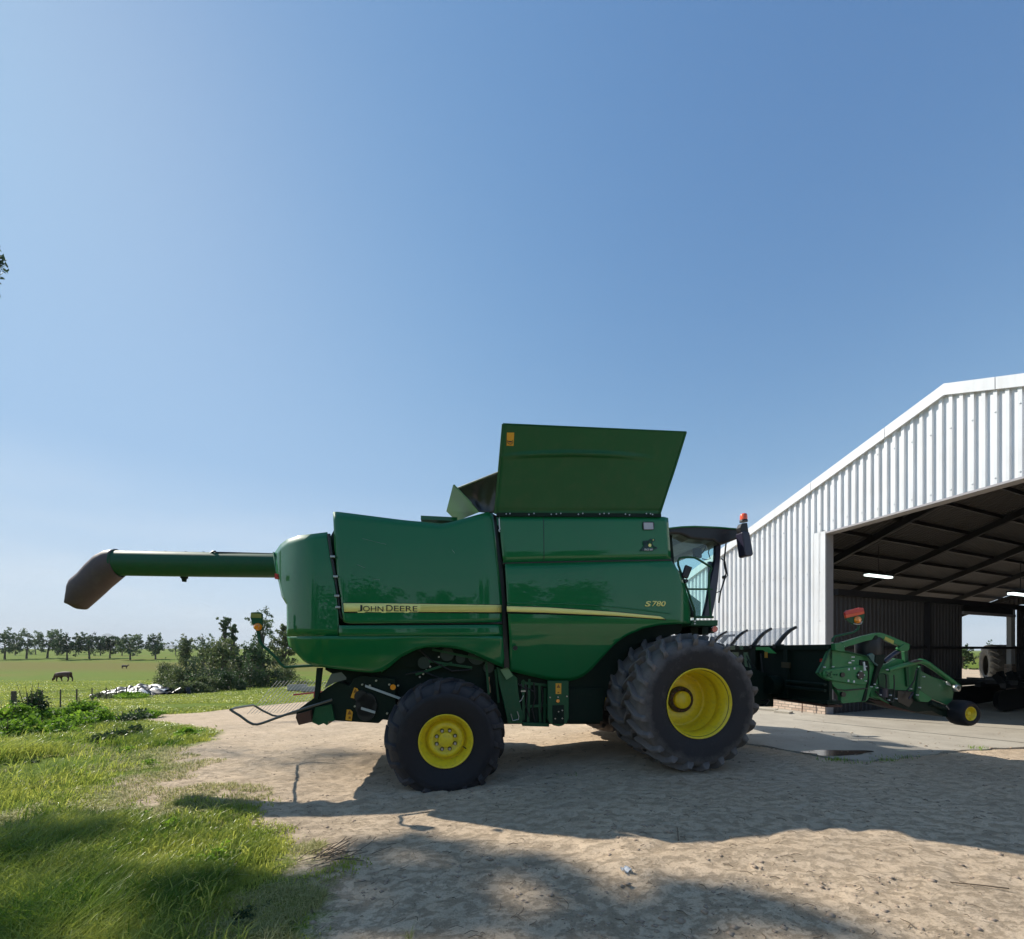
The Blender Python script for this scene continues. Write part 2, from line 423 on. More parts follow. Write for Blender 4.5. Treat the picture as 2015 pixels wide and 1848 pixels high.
m, t, b = new_mat('ground_dirt_and_pasture'); N, K = t.nodes, t.links.new
geo = N.new('ShaderNodeNewGeometry')
def noise(scale, det=6, rough=.6, dist=0, vec=None, sc3=None):
    n = N.new('ShaderNodeTexNoise'); n.inputs['Scale'].default_value = scale; n.inputs['Detail'].default_value = det; n.inputs['Roughness'].default_value = rough; n.inputs['Distortion'].default_value = dist
    src = geo.outputs['Position'] if vec is None else vec
    if sc3:
        mm = N.new('ShaderNodeMapping'); mm.inputs['Scale'].default_value = sc3; mm.inputs['Rotation'].default_value = (0, 0, .15); K(src, mm.inputs[0]); src = mm.outputs[0]
    K(src, n.inputs[0]); return n.outputs[0]
def ramp(src, stops):
    r = N.new('ShaderNodeValToRGB'); e = r.color_ramp.elements
    while len(e) < len(stops): e.new(.5)
    for el, (p, c) in zip(e, stops): el.position = p; el.color = (*c, 1) if len(c) == 3 else (c[0], c[0], c[0], 1)
    K(src, r.inputs[0]); return r.outputs[0]
def mix(f, a, b_, mode='MIX'):
    n = N.new('ShaderNodeMix'); n.data_type = 'RGBA'; n.blend_type = mode
    for s_, i in ((f, 0), (a, 6), (b_, 7)):
        if isinstance(s_, (int, float)): n.inputs[i].default_value = s_
        elif isinstance(s_, tuple): n.inputs[i].default_value = (*s_, 1)
        else: K(s_, n.inputs[i])
    return n.outputs[2]
def math_(op, a, b_=None, c=None, clamp=False):
    n = N.new('ShaderNodeMath'); n.operation = op; n.use_clamp = clamp
    for i, s_ in enumerate((a, b_, c)):
        if s_ is None: continue
        if isinstance(s_, (int, float)): n.inputs[i].default_value = s_
        else: K(s_, n.inputs[i])
    return n.outputs[0]
att = N.new('ShaderNodeAttribute'); att.attribute_name = 'dirt'
n_big = noise(.55, 5, .6); n_mid = noise(2.4, 10, .78, .2); n_fine = noise(55, 8, .8); n_str = noise(2.2, 7, .7, .3, sc3=(.8, 1.4, 1))
dirtc = ramp(n_mid, [(.25, (.48, .365, .25)), (.5, (.62, .48, .335)), (.75, (.69, .545, .395))])
dirtc = mix(ramp(n_str, [(.52, (0,)), (.75, (.3,))]), dirtc, (.36, .275, .19))
n_crk = noise(9, 10, .82, .2, sc3=(.85, 1.25, 1))
dirtc = mix(ramp(n_crk, [(.35, (.6,)), (.40, (0,))]), dirtc, (.20, .145, .10))
dirtc = mix(ramp(n_fine, [(.38, (.5,)), (.5, (0,))]), dirtc, (.28, .21, .145))
wet = mix(ramp(n_big, [(.42, (0,)), (.65, (.35,))]), dirtc, (.36, .29, .215))
# pasture
p1 = noise(.05, 5, .6); p2 = noise(.9, 6, .65); p3 = noise(9, 5, .7, sc3=(1, 2.4, 1))
grass = ramp(p1, [(.32, (.165, .20, .028)), (.52, (.135, .205, .024)), (.66, (.20, .18, .04))])
grass = mix(ramp(p2, [(.4, (0,)), (.7, (.5,))]), grass, (.19, .26, .03))
grass = mix(ramp(p3, [(.42, (.35,)), (.6, (0,))]), grass, (.07, .11, .016))
# brown strip across the pasture
sepn = N.new('ShaderNodeSeparateXYZ'); K(geo.outputs['Position'], sepn.inputs[0])
ys_ = math_('ADD', sepn.outputs['Y'], math_('MULTIPLY', p2, 16))
br1 = N.new('ShaderNodeMapRange'); K(ys_, br1.inputs[0]); br1.inputs[1].default_value = 82; br1.inputs[2].default_value = 96
br2 = N.new('ShaderNodeMapRange'); K(ys_, br2.inputs[0]); br2.inputs[1].default_value = 124; br2.inputs[2].default_value = 112
brf = math_('MULTIPLY', math_('MULTIPLY', br1.outputs[0], br2.outputs[0]), .75)
grass = mix(brf, grass, (.17, .145, .035))
edge = math_('ADD', att.outputs['Fac'], math_('MULTIPLY_ADD', n_mid, 1.3, -.65))
edge = math_('ADD', edge, math_('MULTIPLY_ADD', n_fine, .7, -.35))
ef = N.new('ShaderNodeMapRange'); K(edge, ef.inputs[0]); ef.inputs[1].default_value = -.18; ef.inputs[2].default_value = .12
K(mix(ef.outputs[0], mix(.12, grass, (.16, .13, .06)), wet), b.inputs['Base Color'])
# keep pure grass further out
b.inputs['Roughness'].default_value = 1.0; b.inputs['Specular IOR Level'].default_value = .08
vor = N.new('ShaderNodeTexVoronoi'); vor.inputs['Scale'].default_value = 16; K(geo.outputs['Position'], vor.inputs[0])
h = math_('ADD', math_('MULTIPLY', n_mid, .45), math_('MULTIPLY', n_fine, .30))
h = math_('ADD', h, math_('MULTIPLY', n_str, .25)); h = math_('ADD', h, math_('MULTIPLY', ramp(n_crk, [(.34, (0,)), (.5, (1,))]), .35))
h = math_('ADD', h, math_('MULTIPLY', vor.outputs[0], -.10))
bp = N.new('ShaderNodeBump'); bp.inputs['Strength'].default_value = 1.0; bp.inputs['Distance'].default_value = .03
K(h, bp.inputs['Height']); K(bp.outputs[0], b.inputs['Normal'])
me.materials.append(m)

# ------------------------------------------------------------------ concrete apron
m, t, b = new_mat('concrete_slab'); N, K = t.nodes, t.links.new
geo = N.new('ShaderNodeNewGeometry')
c1 = noise(1.3, 7, .65); c2 = noise(30, 5, .6)
cc = ramp(c1, [(.3, (.34, .30, .24)), (.55, (.43, .385, .31)), (.75, (.48, .44, .36))])
cc = mix(ramp(c2, [(.4, (.2,)), (.55, (0,))]), cc, (.25, .22, .18))
K(cc, b.inputs['Base Color']); b.inputs['Roughness'].default_value = .8
bp = N.new('ShaderNodeBump'); bp.inputs['Strength'].default_value = .3; bp.inputs['Distance'].default_value = .01; K(c2, bp.inputs['Height']); K(bp.outputs[0], b.inputs['Normal'])
M['concrete'] = m
mb = MB()
pts = []
for i in range(len(APR)):
    a, c = APR[i], APR[(i+1) % len(APR)]
    k = 8 if i < len(apron_px)-1 else 1
    for j in range(k):
        p = a+(c-a)*j/k
        if i < len(apron_px)-1: p = p + (np.array([vnoise(np.array(p[0]*5), np.array(p[1]*5)), vnoise(np.array(p[0]*5+9), np.array(p[1]*5))])-.5)*.16
        pts.append((p[0], p[1], -.12))
mb.prism(pts, (0, 0, .12))
apron = mb.build('concrete_apron', M['concrete']); tag(apron, 'pale concrete apron in front of the shed opening', 'concrete apron', kind='structure')
# expansion joints
mb = MB()
def gpt(px, py, z=0.004):
    Y = (CAMZ-z)*FOC/(py-HY); return Vector(((px-CX)/FOC*Y, Y, z))
for a, c in (((1560, 1415), (2060, 1466)), ((1690, 1412), (2100, 1442))):
    A_, B_ = gpt(*a), gpt(*c); d = (B_-A_).normalized(); sd = Vector((-d.y, d.x, 0))*.012
    mb.add([A_-sd, B_-sd, B_+sd, A_+sd], [(0, 1, 2, 3)])
mb.build_each('concrete_joint', M['black_paint'], apron)

# puddle
m, t, b = new_mat('muddy_puddle_water'); b.inputs['Base Color'].default_value = (.11, .065, .04, 1); b.inputs['Roughness'].default_value = .16; M['water'] = m
mb = MB(); c = gpt(1647, 1481); pts = []
for k in range(40):
    a = 2*math.pi*k/40; r = 1+.18*math.sin(3*a+1)+.1*math.sin(5*a)
    pts.append((c.x+math.cos(a)*.56*r, c.y+math.sin(a)*.19*r+.05*math.cos(a), .006))
mb.add(pts, [tuple(range(40))])
mb.build('puddle', M['water']); tag(bpy.data.objects['puddle'], 'shallow brown puddle on the edge of the concrete', 'puddle', kind='structure')

# ------------------------------------------------------------------ combine harvester
YAW = math.radians(9)
AX = np.array([math.cos(YAW), math.sin(YAW)]); NV = np.array([-math.sin(YAW), math.cos(YAW)])
O0 = np.array([-.888, 5.76])
def L(px, py, v):
    """point of the machine (local u along it, v across it, z up) at depth v"""
    d = np.array([(px-CX)/FOC, 1.0]); t = (v + O0@NV)/(d@NV); P = d*t
    return Vector(((P-O0)@AX, v, CAMZ + (HY-py)/FOC*t))
def LU(px, py, u):
    d = np.array([(px-CX)/FOC, 1.0]); t = (u + O0@AX)/(d@AX); P = d*t
    return Vector((u, (P-O0)@NV, CAMZ + (HY-py)/FOC*t))
r2 = lambda x, y: (503.8+.32706*x, 974+.32706*y)
r3 = lambda x, y: (839.6+.33335*x, 806+.33335*y)
r4 = lambda x, y: (940.4+.3*x, 1108.3+.3*y)
r5 = lambda x, y: (1343.4+.31668*x, 1141.9+.31668*y)
r6 = lambda x, y: (1276.2+.15266*x, 994.1+.15266*y)
r7 = lambda x, y: (1544.9+.29078*x, 705.3+.29078*y)
r8 = lambda x, y: (100.8+.25*x, 1041.1+.25*y)
rA = lambda x, y: (436.6+.16668*x, 1242.6+.16668*y)
rD = lambda x, y: (926.9+.14*x, 1276.1+.14*y)
rL = lambda x, y: (1209.1+.0727*x, 994.1+.0727*y)
rJ = lambda x, y: (658.3+.19334*x, 1155.3+.19334*y)
rH = lambda x, y: (1578.5+.1*x, 1242.6+.1*y)
rK = lambda x, y: (1746.4+.1*x, 1262.8+.1*y)
r1 = lambda x, y: (.3*x, 1141.9+.3*y)
def mp_(f, pts): return [f(*p) for p in pts]

combine = empty('combine_harvester', (O0[0], O0[1], 0), YAW)
tag(combine, 'large green combine harvester with yellow wheels and open grain tank lid', 'combine harvester')

def xinterp(poly, s):
    x0, x1 = poly[0][0], poly[-1][0]; x = x0+(x1-x0)*s
    for (a, ya), (b_, yb) in zip(poly, poly[1:]):
        if (a <= x <= b_) or (a >= x >= b_):
            return x, ya+(yb-ya)*((x-a)/(b_-a) if b_ != a else 0)
    return poly[-1]
def polyt(poly, t):
    n = len(poly)-1; k = min(n-1, int(t*n)); f = t*n-k
    return (poly[k][0]+(poly[k+1][0]-poly[k][0])*f, poly[k][1]+(poly[k+1][1]-poly[k][1])*f)
def panel(mb, top, bot, vf, nu=28, nv=14, left=None, right=None, smooth=True):
    def fn(s, t):
        a = xinterp(top, s); b_ = xinterp(bot, s); x = a[0]*(1-t)+b_[0]*t; y = a[1]*(1-t)+b_[1]*t
        if left:
            l = polyt(left, t); x += (l[0]-(top[0][0]*(1-t)+bot[0][0]*t))*(1-s); y += (l[1]-(top[0][1]*(1-t)+bot[0][1]*t))*(1-s)
        if right:
            l = polyt(right, t); x += (l[0]-(top[-1][0]*(1-t)+bot[-1][0]*t))*s; y += (l[1]-(top[-1][1]*(1-t)+bot[-1][1]*t))*s
        return L(x, y, vf(x, y))
    mb.grid(fn, nu, nv, smooth)
def v_rear(x, y):
    v = .27
    if x < 625: v += .50*((625-x)/82)**2
    if y > 1251: v += .17*((y-1251)/75)**1.2
    if y < 1190: v += .05*((1190-y)/140)**2
    return v
def v_side(x, y):
    v = .24 + .055*((1190-y)/190)**2 * (1 if y < 1190 else .2)
    if x > 940: v += .07*((x-940)/50)**2
    if x < 680 and y < 1190: v += .05*((680-x)/30)**2
    return v
def v_front(x, y):
    v = .19
    if y < 1110: v += .012
    if y > 1225: v += .20*((y-1225)/115)**1.5
    v += .02*((y-1170)/70)**2 if y > 1100 else 0
    if x > 1330: v += .10*((x-1330)/30)**2
    return v

# rear hood
mb = MB()
panel(mb, mp_(r2, [(118,345),(150,298),(190,268),(260,245),(430,225)]), mp_(r2, [(190,852),(230,851),(330,850),(400,849),(500,848)]), v_rear, 30, 16,
      left=mp_(r2, [(118,345),(130,480),(158,610),(188,660),(190,852)]), right=mp_(r2, [(430,225),(448,360),(466,490),(486,620),(496,720),(500,848)]))
e0 = [L(*r2(x, y), v_rear(*r2(x, y))) for x, y in [(118,345),(130,480),(158,610),(188,660),(190,852)]]
n = len(e0); mb.add(e0 + [Vector((p.x-.03, 2.7, p.z)) for p in e0], [(i, i+1, n+i+1, n+i) for i in range(n-1)], True)
hood = mb.build('rear_hood', M['green'], combine, solid=.02)
# lower side panel with the rear wheel arch
mb = MB()
panel(mb, mp_(r2, [(499,786),(1000,784),(1482,780)]), mp_(r2, [(500,848),(1000,849),(1484,850)]), v_side, 30, 3)
botl = mp_(r2, [(200,905),(300,1010),(400,1035),(600,1060),(700,1068),(750,1062),(800,1026),(870,966),(960,921),(1030,906),(1100,903),(1180,910),(1250,925),(1320,950),(1380,980),(1440,1010),(1497,1035)])
v_low = lambda x, y: (v_rear(x, y) if x < 640 else .245 + (.17*((y-1251)/75)**1.2 if y > 1251 else 0))
panel(mb, mp_(r2, [(190,852),(330,850),(500,848),(1000,849),(1484,850)]), botl, v_low, 60, 8)
low = mb.build('lower_side_panel', M['green'], combine, solid=.02)
mb = MB()   # rolled lip round the arch
lip = [L(x, y, v_low(x, y)) for x, y in botl[5:]]
mb.add(lip + [p+Vector((0, .16, -.035)) for p in lip], [(i, i+1, len(lip)+i+1, len(lip)+i) for i in range(len(lip)-1)], True)
mb.build('arch_lip', M['green'], low, solid=.012)
# stripe panel (upper rear side)
mb = MB()
panel(mb, mp_(r2, [(465,104),(490,102),(850,148),(1000,165),(1110,180),(1250,143),(1400,102),(1424,112)]), mp_(r2, [(520,766),(560,774),(1000,771),(1478,766)]), v_side, 60, 20,
      left=mp_(r2, [(465,104),(474,300),(490,480),(515,640),(518,700),(528,766)]), right=mp_(r2, [(1424,112),(1440,250),(1455,400),(1472,560),(1480,650),(1478,766)]))
sidep = mb.build('upper_side_panel', M['green'], combine, solid=.02)
# bead of light along hood edges is the panel's own rolled edge; dark trim below
mb = MB()
tr = mp_(r2, [(438,235),(455,370),(476,480),(498,640),(503,700),(515,738),(540,762),(575,774),(700,776),(1000,776),(1480,771)])
mb.tube([L(x, y, .285) for x, y in tr], [.022]*len(tr), 8)
mb.build('dark_trim', M['black_paint'], combine)
# latches along the gap
mb = MB()
for x, y in ((462,372),(480,492),(488,608),(493,676)):
    p = L(*r2(x, y), .25); mb.box((p.x-.03, p.y-.02, p.z-.015), (p.x+.03, p.y+.03, p.z+.015))
mb.build_each('latch', M['steel'], combine, bevel=.004)

# front tank side and front lower panel
mb = MB()
panel(mb, mp_(r3, [(430,631),(690,632),(1414,634),(1424,641)]), mp_(r3, [(452,904),(690,896),(1440,884)]), v_front, 36, 8, left=mp_(r3, [(430,631),(437,760),(452,904)]), right=mp_(r3, [(1424,641),(1432,760),(1440,884)]))
tank = mb.build('tank_side_panel', M['green'], combine, solid=.02)
mb = MB(); a, c = L(*r3(690, 634), .19), L(*r3(693, 892), .19); mb.bar(a, c, .004, .006); mb.build('panel_seam', M['black_paint'], tank)
bot = mp_(r4, [(208,700),(400,745),(480,765),(540,772),(590,772),(640,762),(690,740),(740,700),(830,600),(900,525),(950,490),(990,467),(1080,428),(1200,402),(1300,396),(1390,394)])
top = mp_(r3, [(462,912),(900,903),(1445,895)])
mb = MB()
panel(mb, top, bot, v_front, 64, 24, left=[(993.6,1110),(999,1200),(1002.5,1260),(1002.8,1318)], right=mp_(r3, [(1445,895),(1490,960),(1518,1030),(1540,1110),(1553,1200),(1555,1262)]))
frontp = mb.build('front_side_panel', M['green'], combine, solid=.02)
mb = MB(); lip = [L(x, y, v_front(x, y)) for x, y in bot]
mb.add(lip + [p+Vector((.0, .2, -.03 if i < 6 else .0)) for i, p in enumerate(lip)], [(i, i+1, len(lip)+i+1, len(lip)+i) for i in range(len(lip)-1)], True)
mb.build('arch_lip', M['green'], frontp, solid=.012)
mb = MB()
mb.tube([L(*r3(x, y), .235) for x, y in ((448,908),(690,902),(1000,896),(1441,890))], .028, 8); mb.build('dark_trim', M['black_paint'], combine)
p = L(*r4(245, 557), .215); mb = MB(); mb.disc((p.x, p.y-.015, p.z), (0, 1, 0), .033, .03, 24); mb.build('access_hole', M['black_paint'], frontp)

# yellow stripe with dark lower edge and fine lines
def overlay(name, top, bot, vf, mat, parent, eps=.0135, nu=30, nv=2):
    mb = MB(); panel(mb, top, bot, lambda x, y: vf(x, y)-eps, nu, nv); return mb.build(name, mat, parent, solid=.002)
overlay('stripe_shadow_band', mp_(r2, [(519,648),(800,650),(1478,660)]), mp_(r2, [(530,710),(800,708),(1478,714)]), v_side, M['black_paint'], sidep, .0125)
st = overlay('yellow_stripe', mp_(r2, [(525,651),(800,653),(1476,663)]), mp_(r2, [(530,703),(800,703),(1476,706)]), v_side, M['stripe'], sidep, .0165)
M['stripe_line'] = paint('stripe_fine_line', (.60, .53, .12), .45, var=.05)
for k in range(4):
    f = .22+.18*k
    overlay('stripe_line', mp_(r2, [(990,655+48*f),(1476,663+43*f)]), mp_(r2, [(990,658+48*f),(1476,666+43*f)]), v_side, M['stripe_line'], sidep, .0205, 12, 1)
overlay('stripe_shadow_band', mp_(r4, [(190,279),(450,286),(900,316),(1190,346),(1232,368)]), mp_(r4, [(190,330),(450,336),(900,352),(1190,370),(1236,374)]), v_front, M['black_paint'], frontp, .0125)
overlay('yellow_stripe', mp_(r4, [(190,282),(450,290),(900,320),(1196,349),(1230,367)]), mp_(r4, [(190,318),(450,325),(900,345),(1196,366),(1230,368)]), v_front, M['stripe'], frontp, .0165)
# crease above the stripe on the front panel
mb = MB(); cr_ = [(190,262),(450,264),(700,272),(900,287),(1100,310),(1250,330),(1388,351)]
mb.tube([L(*r4(x, y), v_front(*r4(x, y))-.008) for x, y in cr_], .011, 8); mb.build('crease', M['green'], frontp)
# small caps lettering
def letters(body, parent, x0, x1, y0, y1, f, v, mat, name, shear=0, depth=.003, offset=.02):
    cu = bpy.data.curves.new('t', 'FONT'); cu.body = body; cu.size = 1; cu.extrude = 0; cu.offset = offset; cu.shear = shear
    tmp = bpy.data.objects.new('t', cu); COL.objects.link(tmp)
    dg = bpy.context.evaluated_depsgraph_get(); dg.update()
    me = bpy.data.meshes.new_from_object(tmp.evaluated_get(dg)); bpy.data.objects.remove(tmp)
    co = np.zeros(len(me.vertices)*3); me.vertices.foreach_get('co', co); co = co.reshape(-1, 3)
    mn, mxx = co.min(0), co.max(0)
    a, c = L(*f(x0, y1), v), L(*f(x1, y0), v)
    out = np.zeros_like(co)
    out[:, 0] = a.x + (co[:, 0]-mn[0])/(mxx[0]-mn[0])*(c.x-a.x); out[:, 2] = a.z + (co[:, 1]-mn[1])/(mxx[1]-mn[1])*(c.z-a.z); out[:, 1] = v
    me.vertices.foreach_set('co', out.ravel()); me.materials.clear(); me.materials.append(mat); me.update()
    o = bpy.data.objects.new(name, me); COL.objects.link(o); o.parent = parent
    md = o.modifiers.new('solid', 'SOLIDIFY'); md.thickness = depth; md.offset = 0
    return o
vv = v_side(750, 1197)-.0215
mb = MB()   # pale plate that frames the name
mb.prism([L(*rJ(x, y), v_side(750, 1197)-.0175) for x, y in ((228,240),(236,262),(300,262),(318,254),(470,256),(486,262),(520,262),(528,257),(700,257),(715,262),(745,262),(760,256),(852,256),(855,240))], (0, .002, 0))
mb.build('name_backing', M['stripe'], sidep)
for body, x0, x1, y0, y1 in (('J', 235, 283, 183, 249), ('OHN', 290, 497, 196, 247), ('D', 527, 592, 183, 247), ('EERE', 606, 843, 194, 246)):
    letters(body, sidep, x0, x1, y0, y1, rJ, vv, M['black'], 'name_lettering', offset=.0)
letters('S', frontp, 1288, 1324, 1131, 1163, r3, v_front(1275, 1190)-.017, M['stripe'], 'model_lettering', shear=.2, offset=.03)
letters('780', frontp, 1330, 1411, 1131, 1161, r3, v_front(1275, 1190)-.017, M['stripe'], 'model_lettering', shear=.2, offset=.02)
M['scratch'] = paint('bare_scratch', (.30, .36, .32), .6, var=.2)
mb = MB()
for a, c in (((640,262),(782,298)), ((700,505),(745,512)), ((1180,330),(1196,352)), ((610,420),(655,440))): mb.tube([L(*r2(*a), v_side(*r2(*a))-.0115), L(*r2(*c), v_side(*r2(*c))-.0115)], .0014, 4)
mb.build_each('scratch', M['scratch'], sidep)
# display window and leaping emblem on the tank side
vt = .175
mb = MB(); mb.prism([L(*rL(x, y), vt+.002) for x, y in ((785,450),(1050,450),(1085,500),(1085,610),(1050,670),(790,670),(762,620),(762,500))], (0, .01, 0)); fr = mb.build('window_frame', M['black'], tank, bevel=.003)
mb = MB(); mb.prism([L(*rL(x, y), vt-.004) for x, y in ((790,472),(1045,475),(1055,640),(1045,652),(805,655),(795,560))], (0, .006, 0)); mb.build('sight_glass', paint('sight_glass_grey', (.42, .42, .47), .15), tank)
mb = MB()
def stroke(pts, w, v=vt, f=rL):
    P = [L(*f(x, y), v) for x, y in pts]
    for a, c in zip(P, P[1:]): mb.bar(a, c, .003, w, up=(0, 0, 1))
    for q in P: mb.disc((q.x, q.y-.0015, q.z), (0, 1, 0), w/2, .003, 10)
stroke([(785,1040),(800,975),(935,972)], .014); stroke([(820,1020),(895,1000),(715,1230)], .014); stroke([(790,1040),(825,1090)], .014); stroke([(715,1230),(800,1230)], .014)
stroke([(1075,925),(965,935),(930,1010),(950,1060)], .014); stroke([(1075,960),(1010,990),(1030,1090),(1150,1155),(1120,1172),(1050,1165)], .014); stroke([(1090,930),(1075,965)], .012)
mb.prism([L(*rL(x, y), vt+.001) for x, y in ((880,1020),(950,1160),(1060,1168),(1050,1240),(700,1240),(790,1150))], (0, .003, 0))
mb.build('deer_emblem', paint('emblem_dark_green', (.004, .03, .03), .4), tank)
mb = MB(); p = L(*rL(960, 1085), vt-.003); mb.disc(p, (0, 1, 0), .024, .003, 24); p = L(*rL(1052, 940), vt-.003); mb.disc(p, (0, 1, 0), .009, .003, 10); mb.build_each('emblem_dot', M['stripe'], tank)
letters('SINCE 1847', tank, 808, 1036, 1182, 1226, rL, vt-.003, M['white'], 'emblem_lettering', offset=.02)

# core body, deck, under-chassis
mb = MB()
core = [(600,1082),(648,1060),(664,1030),(972,1034),(1306,1030),(1318,1104),(1340,1150),(1346,1226),(1340,1244),(1296,1258),(1240,1300),(1200,1336),(1180,1425),(985,1425),(966,1330),(800,1312),(640,1308),(598,1260)]
mb.prism([L(x, y, .62) for x, y in core], (0, 2.26, 0)); mb.build('body', M['green_dark'], combine)
mb = MB(); mb.prism([L(x, y, .66) for x, y in ((640,1295),(990,1290),(990,1425),(930,1405),(850,1395),(700,1352),(640,1318))], (0, 2.2, 0)); mb.build('chassis', M['green_dark'], combine)
mb = MB(); # hood top behind the panels and engine deck
mb.prism([L(x, y, .5) for x, y in ((604,1056),(645,1054),(648,1085),(604,1090))], (0, 2.5, 0))
mb.prism([L(x, y, .34) for x, y in ((664,1012),(800,1024),(868,1030),(955,1020),(972,1024),(972,1060),(664,1060))], (0, 2.85, 0))
mb.build('deck', M['green'], combine)
mb = MB(); mb.box(tuple(L(828, 1022, 1.2)), tuple(L(900, 1018, 1.2)+Vector((0, 1.4, .0)))); mb.build('deck_rail', M['green'], combine)
# far side panels (same pressings mirrored)
far = []
for o in (hood, low, sidep, tank, frontp):
    c = o.copy(); COL.objects.link(c); c.scale = (1, -1, 1); c.location = (0, 3.5, 0); c.parent = combine
# black gap strip with hinges
mb = MB(); g = mp_(r2, [(1424,112),(1446,125),(1462,300),(1484,430),(1500,640),(1524,1040),(1494,1040),(1484,760),(1482,650),(1455,400),(1440,250)])
mb.prism([L(x, y, .33) for x, y in g], (0, .05, 0)); gap = mb.build('gap_post', M['black_paint'], combine)
mb = MB(); mb.tube([L(*r3(x, y), .2) for x, y in ((428,645),(430,690),(433,705),(427,712),(431,722))], .011, 6); mb.build('latch_hook', M['steel'], gap)

# folding lid of the grain tank
def v_lid(x, y): return .20 - .42*((1011-y)/176) - .045*math.exp(-((y-893-.00035*(x-1120)**2)/3.5)**2)*math.exp(-((x-1130)/120)**4) + .012*math.exp(-((y-1005)/4)**2)
mb = MB()
panel(mb, mp_(r3, [(450,86),(1530,134)]), mp_(r3, [(404,616),(1376,617)]), v_lid, 40, 60, right=mp_(r3, [(1531,134),(1524,170),(1490,280),(1455,390),(1415,505),(1386,590),(1376,617)]), left=mp_(r3, [(450,86),(442,180),(434,280),(424,400),(416,500),(404,616)]))
lid = mb.build('tank_lid', M['green_lid'], combine, solid=.018)
c = lid.copy(); COL.objects.link(c); c.scale = (1, -1, 1); c.location = (0, 3.5, 0); c.parent = combine
mb = MB()
for a, c_ in (((450,86),(1531,134)), ((450,86),(404,616)), ((1531,134),(1376,617))):
    A_, B_ = r3(*a), r3(*c_); mb.bar(L(*A_, v_lid(*A_)+.0), L(*B_, v_lid(*B_)+.0), .03, .012)
mb.build('lid_rim', M['green_lid'], lid)
def lab(x0, y0, x1, y1, f, v, parent, name='warning_sticker', mat='sticker'):
    mb = MB(); mb.prism([L(*f(x, y), v) for x, y in ((x0,y0),(x1,y0),(x1,y1),(x0,y1))], (0, .003, 0)); return mb.build(name, M[mat], parent)
mb = MB(); q = [(474,136),(517,136),(513,214),(472,213)]
mb.prism([L(*r3(x, y), v_lid(*r3(x, y))-.014) for x, y in q], (0, .004, 0)); s_ = mb.build('warning_sticker', M['sticker'], lid)
mb = MB(); p = L(*r3(493, 189), v_lid(*r3(493, 189))-.020)
for k in range(20):
    a = 2*math.pi*k/20; a2 = 2*math.pi*(k+1)/20; mb.bar(p+Vector((math.cos(a)*.036, 0, math.sin(a)*.036)), p+Vector((math.cos(a2)*.036, 0, math.sin(a2)*.036)), .003, .006)
mb.box((p.x-.025, p.y-.001, p.z-.008), (p.x+.022, p.y+.002, p.z+.006)); mb.build('pictogram', M['black'], s_)
mb = MB()   # hinge bolts
for x in (470,492,604,634,736,766,792,896,922,1022,1048,1076,1174,1198,1298,1322,1334):
    p = L(*r3(x, 617+rng.uniform(-5, 6)), .165); mb.disc(p, (0, 1, 0), .010, .02, 8)
mb.build_each('hinge_bolt', M['steel'], combine)
mb = MB(); mb.bar(L(*r3(412, 622), .2), L(*r3(1380, 627), .2), .05, .05); mb.build('hinge_rail', M['green_dark'], combine)

# rear tank flap and tarpaulin corners
A1, B1, D1, C1 = L(*r3(155,445), .38), L(*r3(310,606), .38), L(*r3(115,600), 2.3), L(*r3(175,660), 2.5)
mb = MB(); mb.prism([A1, B1, C1, D1], (.02, 0, .012)); fl = mb.build('rear_tank_flap', M['green_pale'], combine, bevel=.004)
mb = MB(); E1 = L(*r3(420,370), v_lid(*r3(420,370))); F1 = L(*r3(405,612), .25); A2 = L(*r3(185,462), .40)
def tf(s, t):
    a = A2.lerp(E1, s); b_ = B1.lerp(F1, s); p = a.lerp(b_, t)
    return p + Vector((0, .10*math.sin(math.pi*t)*math.sin(math.pi*s) + .018*math.sin(13*s+5*t)*math.sin(math.pi*t), 0))
mb.grid(tf, 20, 16); mb.build('tarpaulin', M['tarp'], combine, solid=.008)
mb = MB(); mb.tube([A2, E1], .012, 6); mb.build('tarpaulin_rod', M['steel'], combine)

# ---- cab
cabv, cabw = .72, 2.78
mb = MB()
rp = mp_(r6, [(255,290),(430,272),(600,266),(900,278),(1188,304),(1215,345),(1205,412),(1000,492),(905,500),(840,455),(700,448),(600,436),(540,428),(480,398),(420,374),(330,368),(255,372)])
mb.prism([L(x, y, .62) for x, y in rp], (0, 2.26, 0)); mb.build('cab_roof', M['black'], combine, bevel=.03)
mb = MB(); rt = mp_(r6, [(255,288),(430,268),(600,262),(900,274),(1190,299),(1196,316),(900,296),(600,284),(430,290),(255,308)])
mb.prism([L(x, y, .60) for x, y in rt], (0, 2.30, 0)); mb.build('cab_roof_skin', M['green'], combine, bevel=.01)
mb = MB(); mb.prism([L(*r6(x, y), .80) for x, y in ((262,372),(420,378),(540,432),(700,452),(840,460),(840,478),(700,470),(540,450),(420,394),(262,388))], (0, 1.9, 0)); mb.build('headliner', M['headliner'], combine)
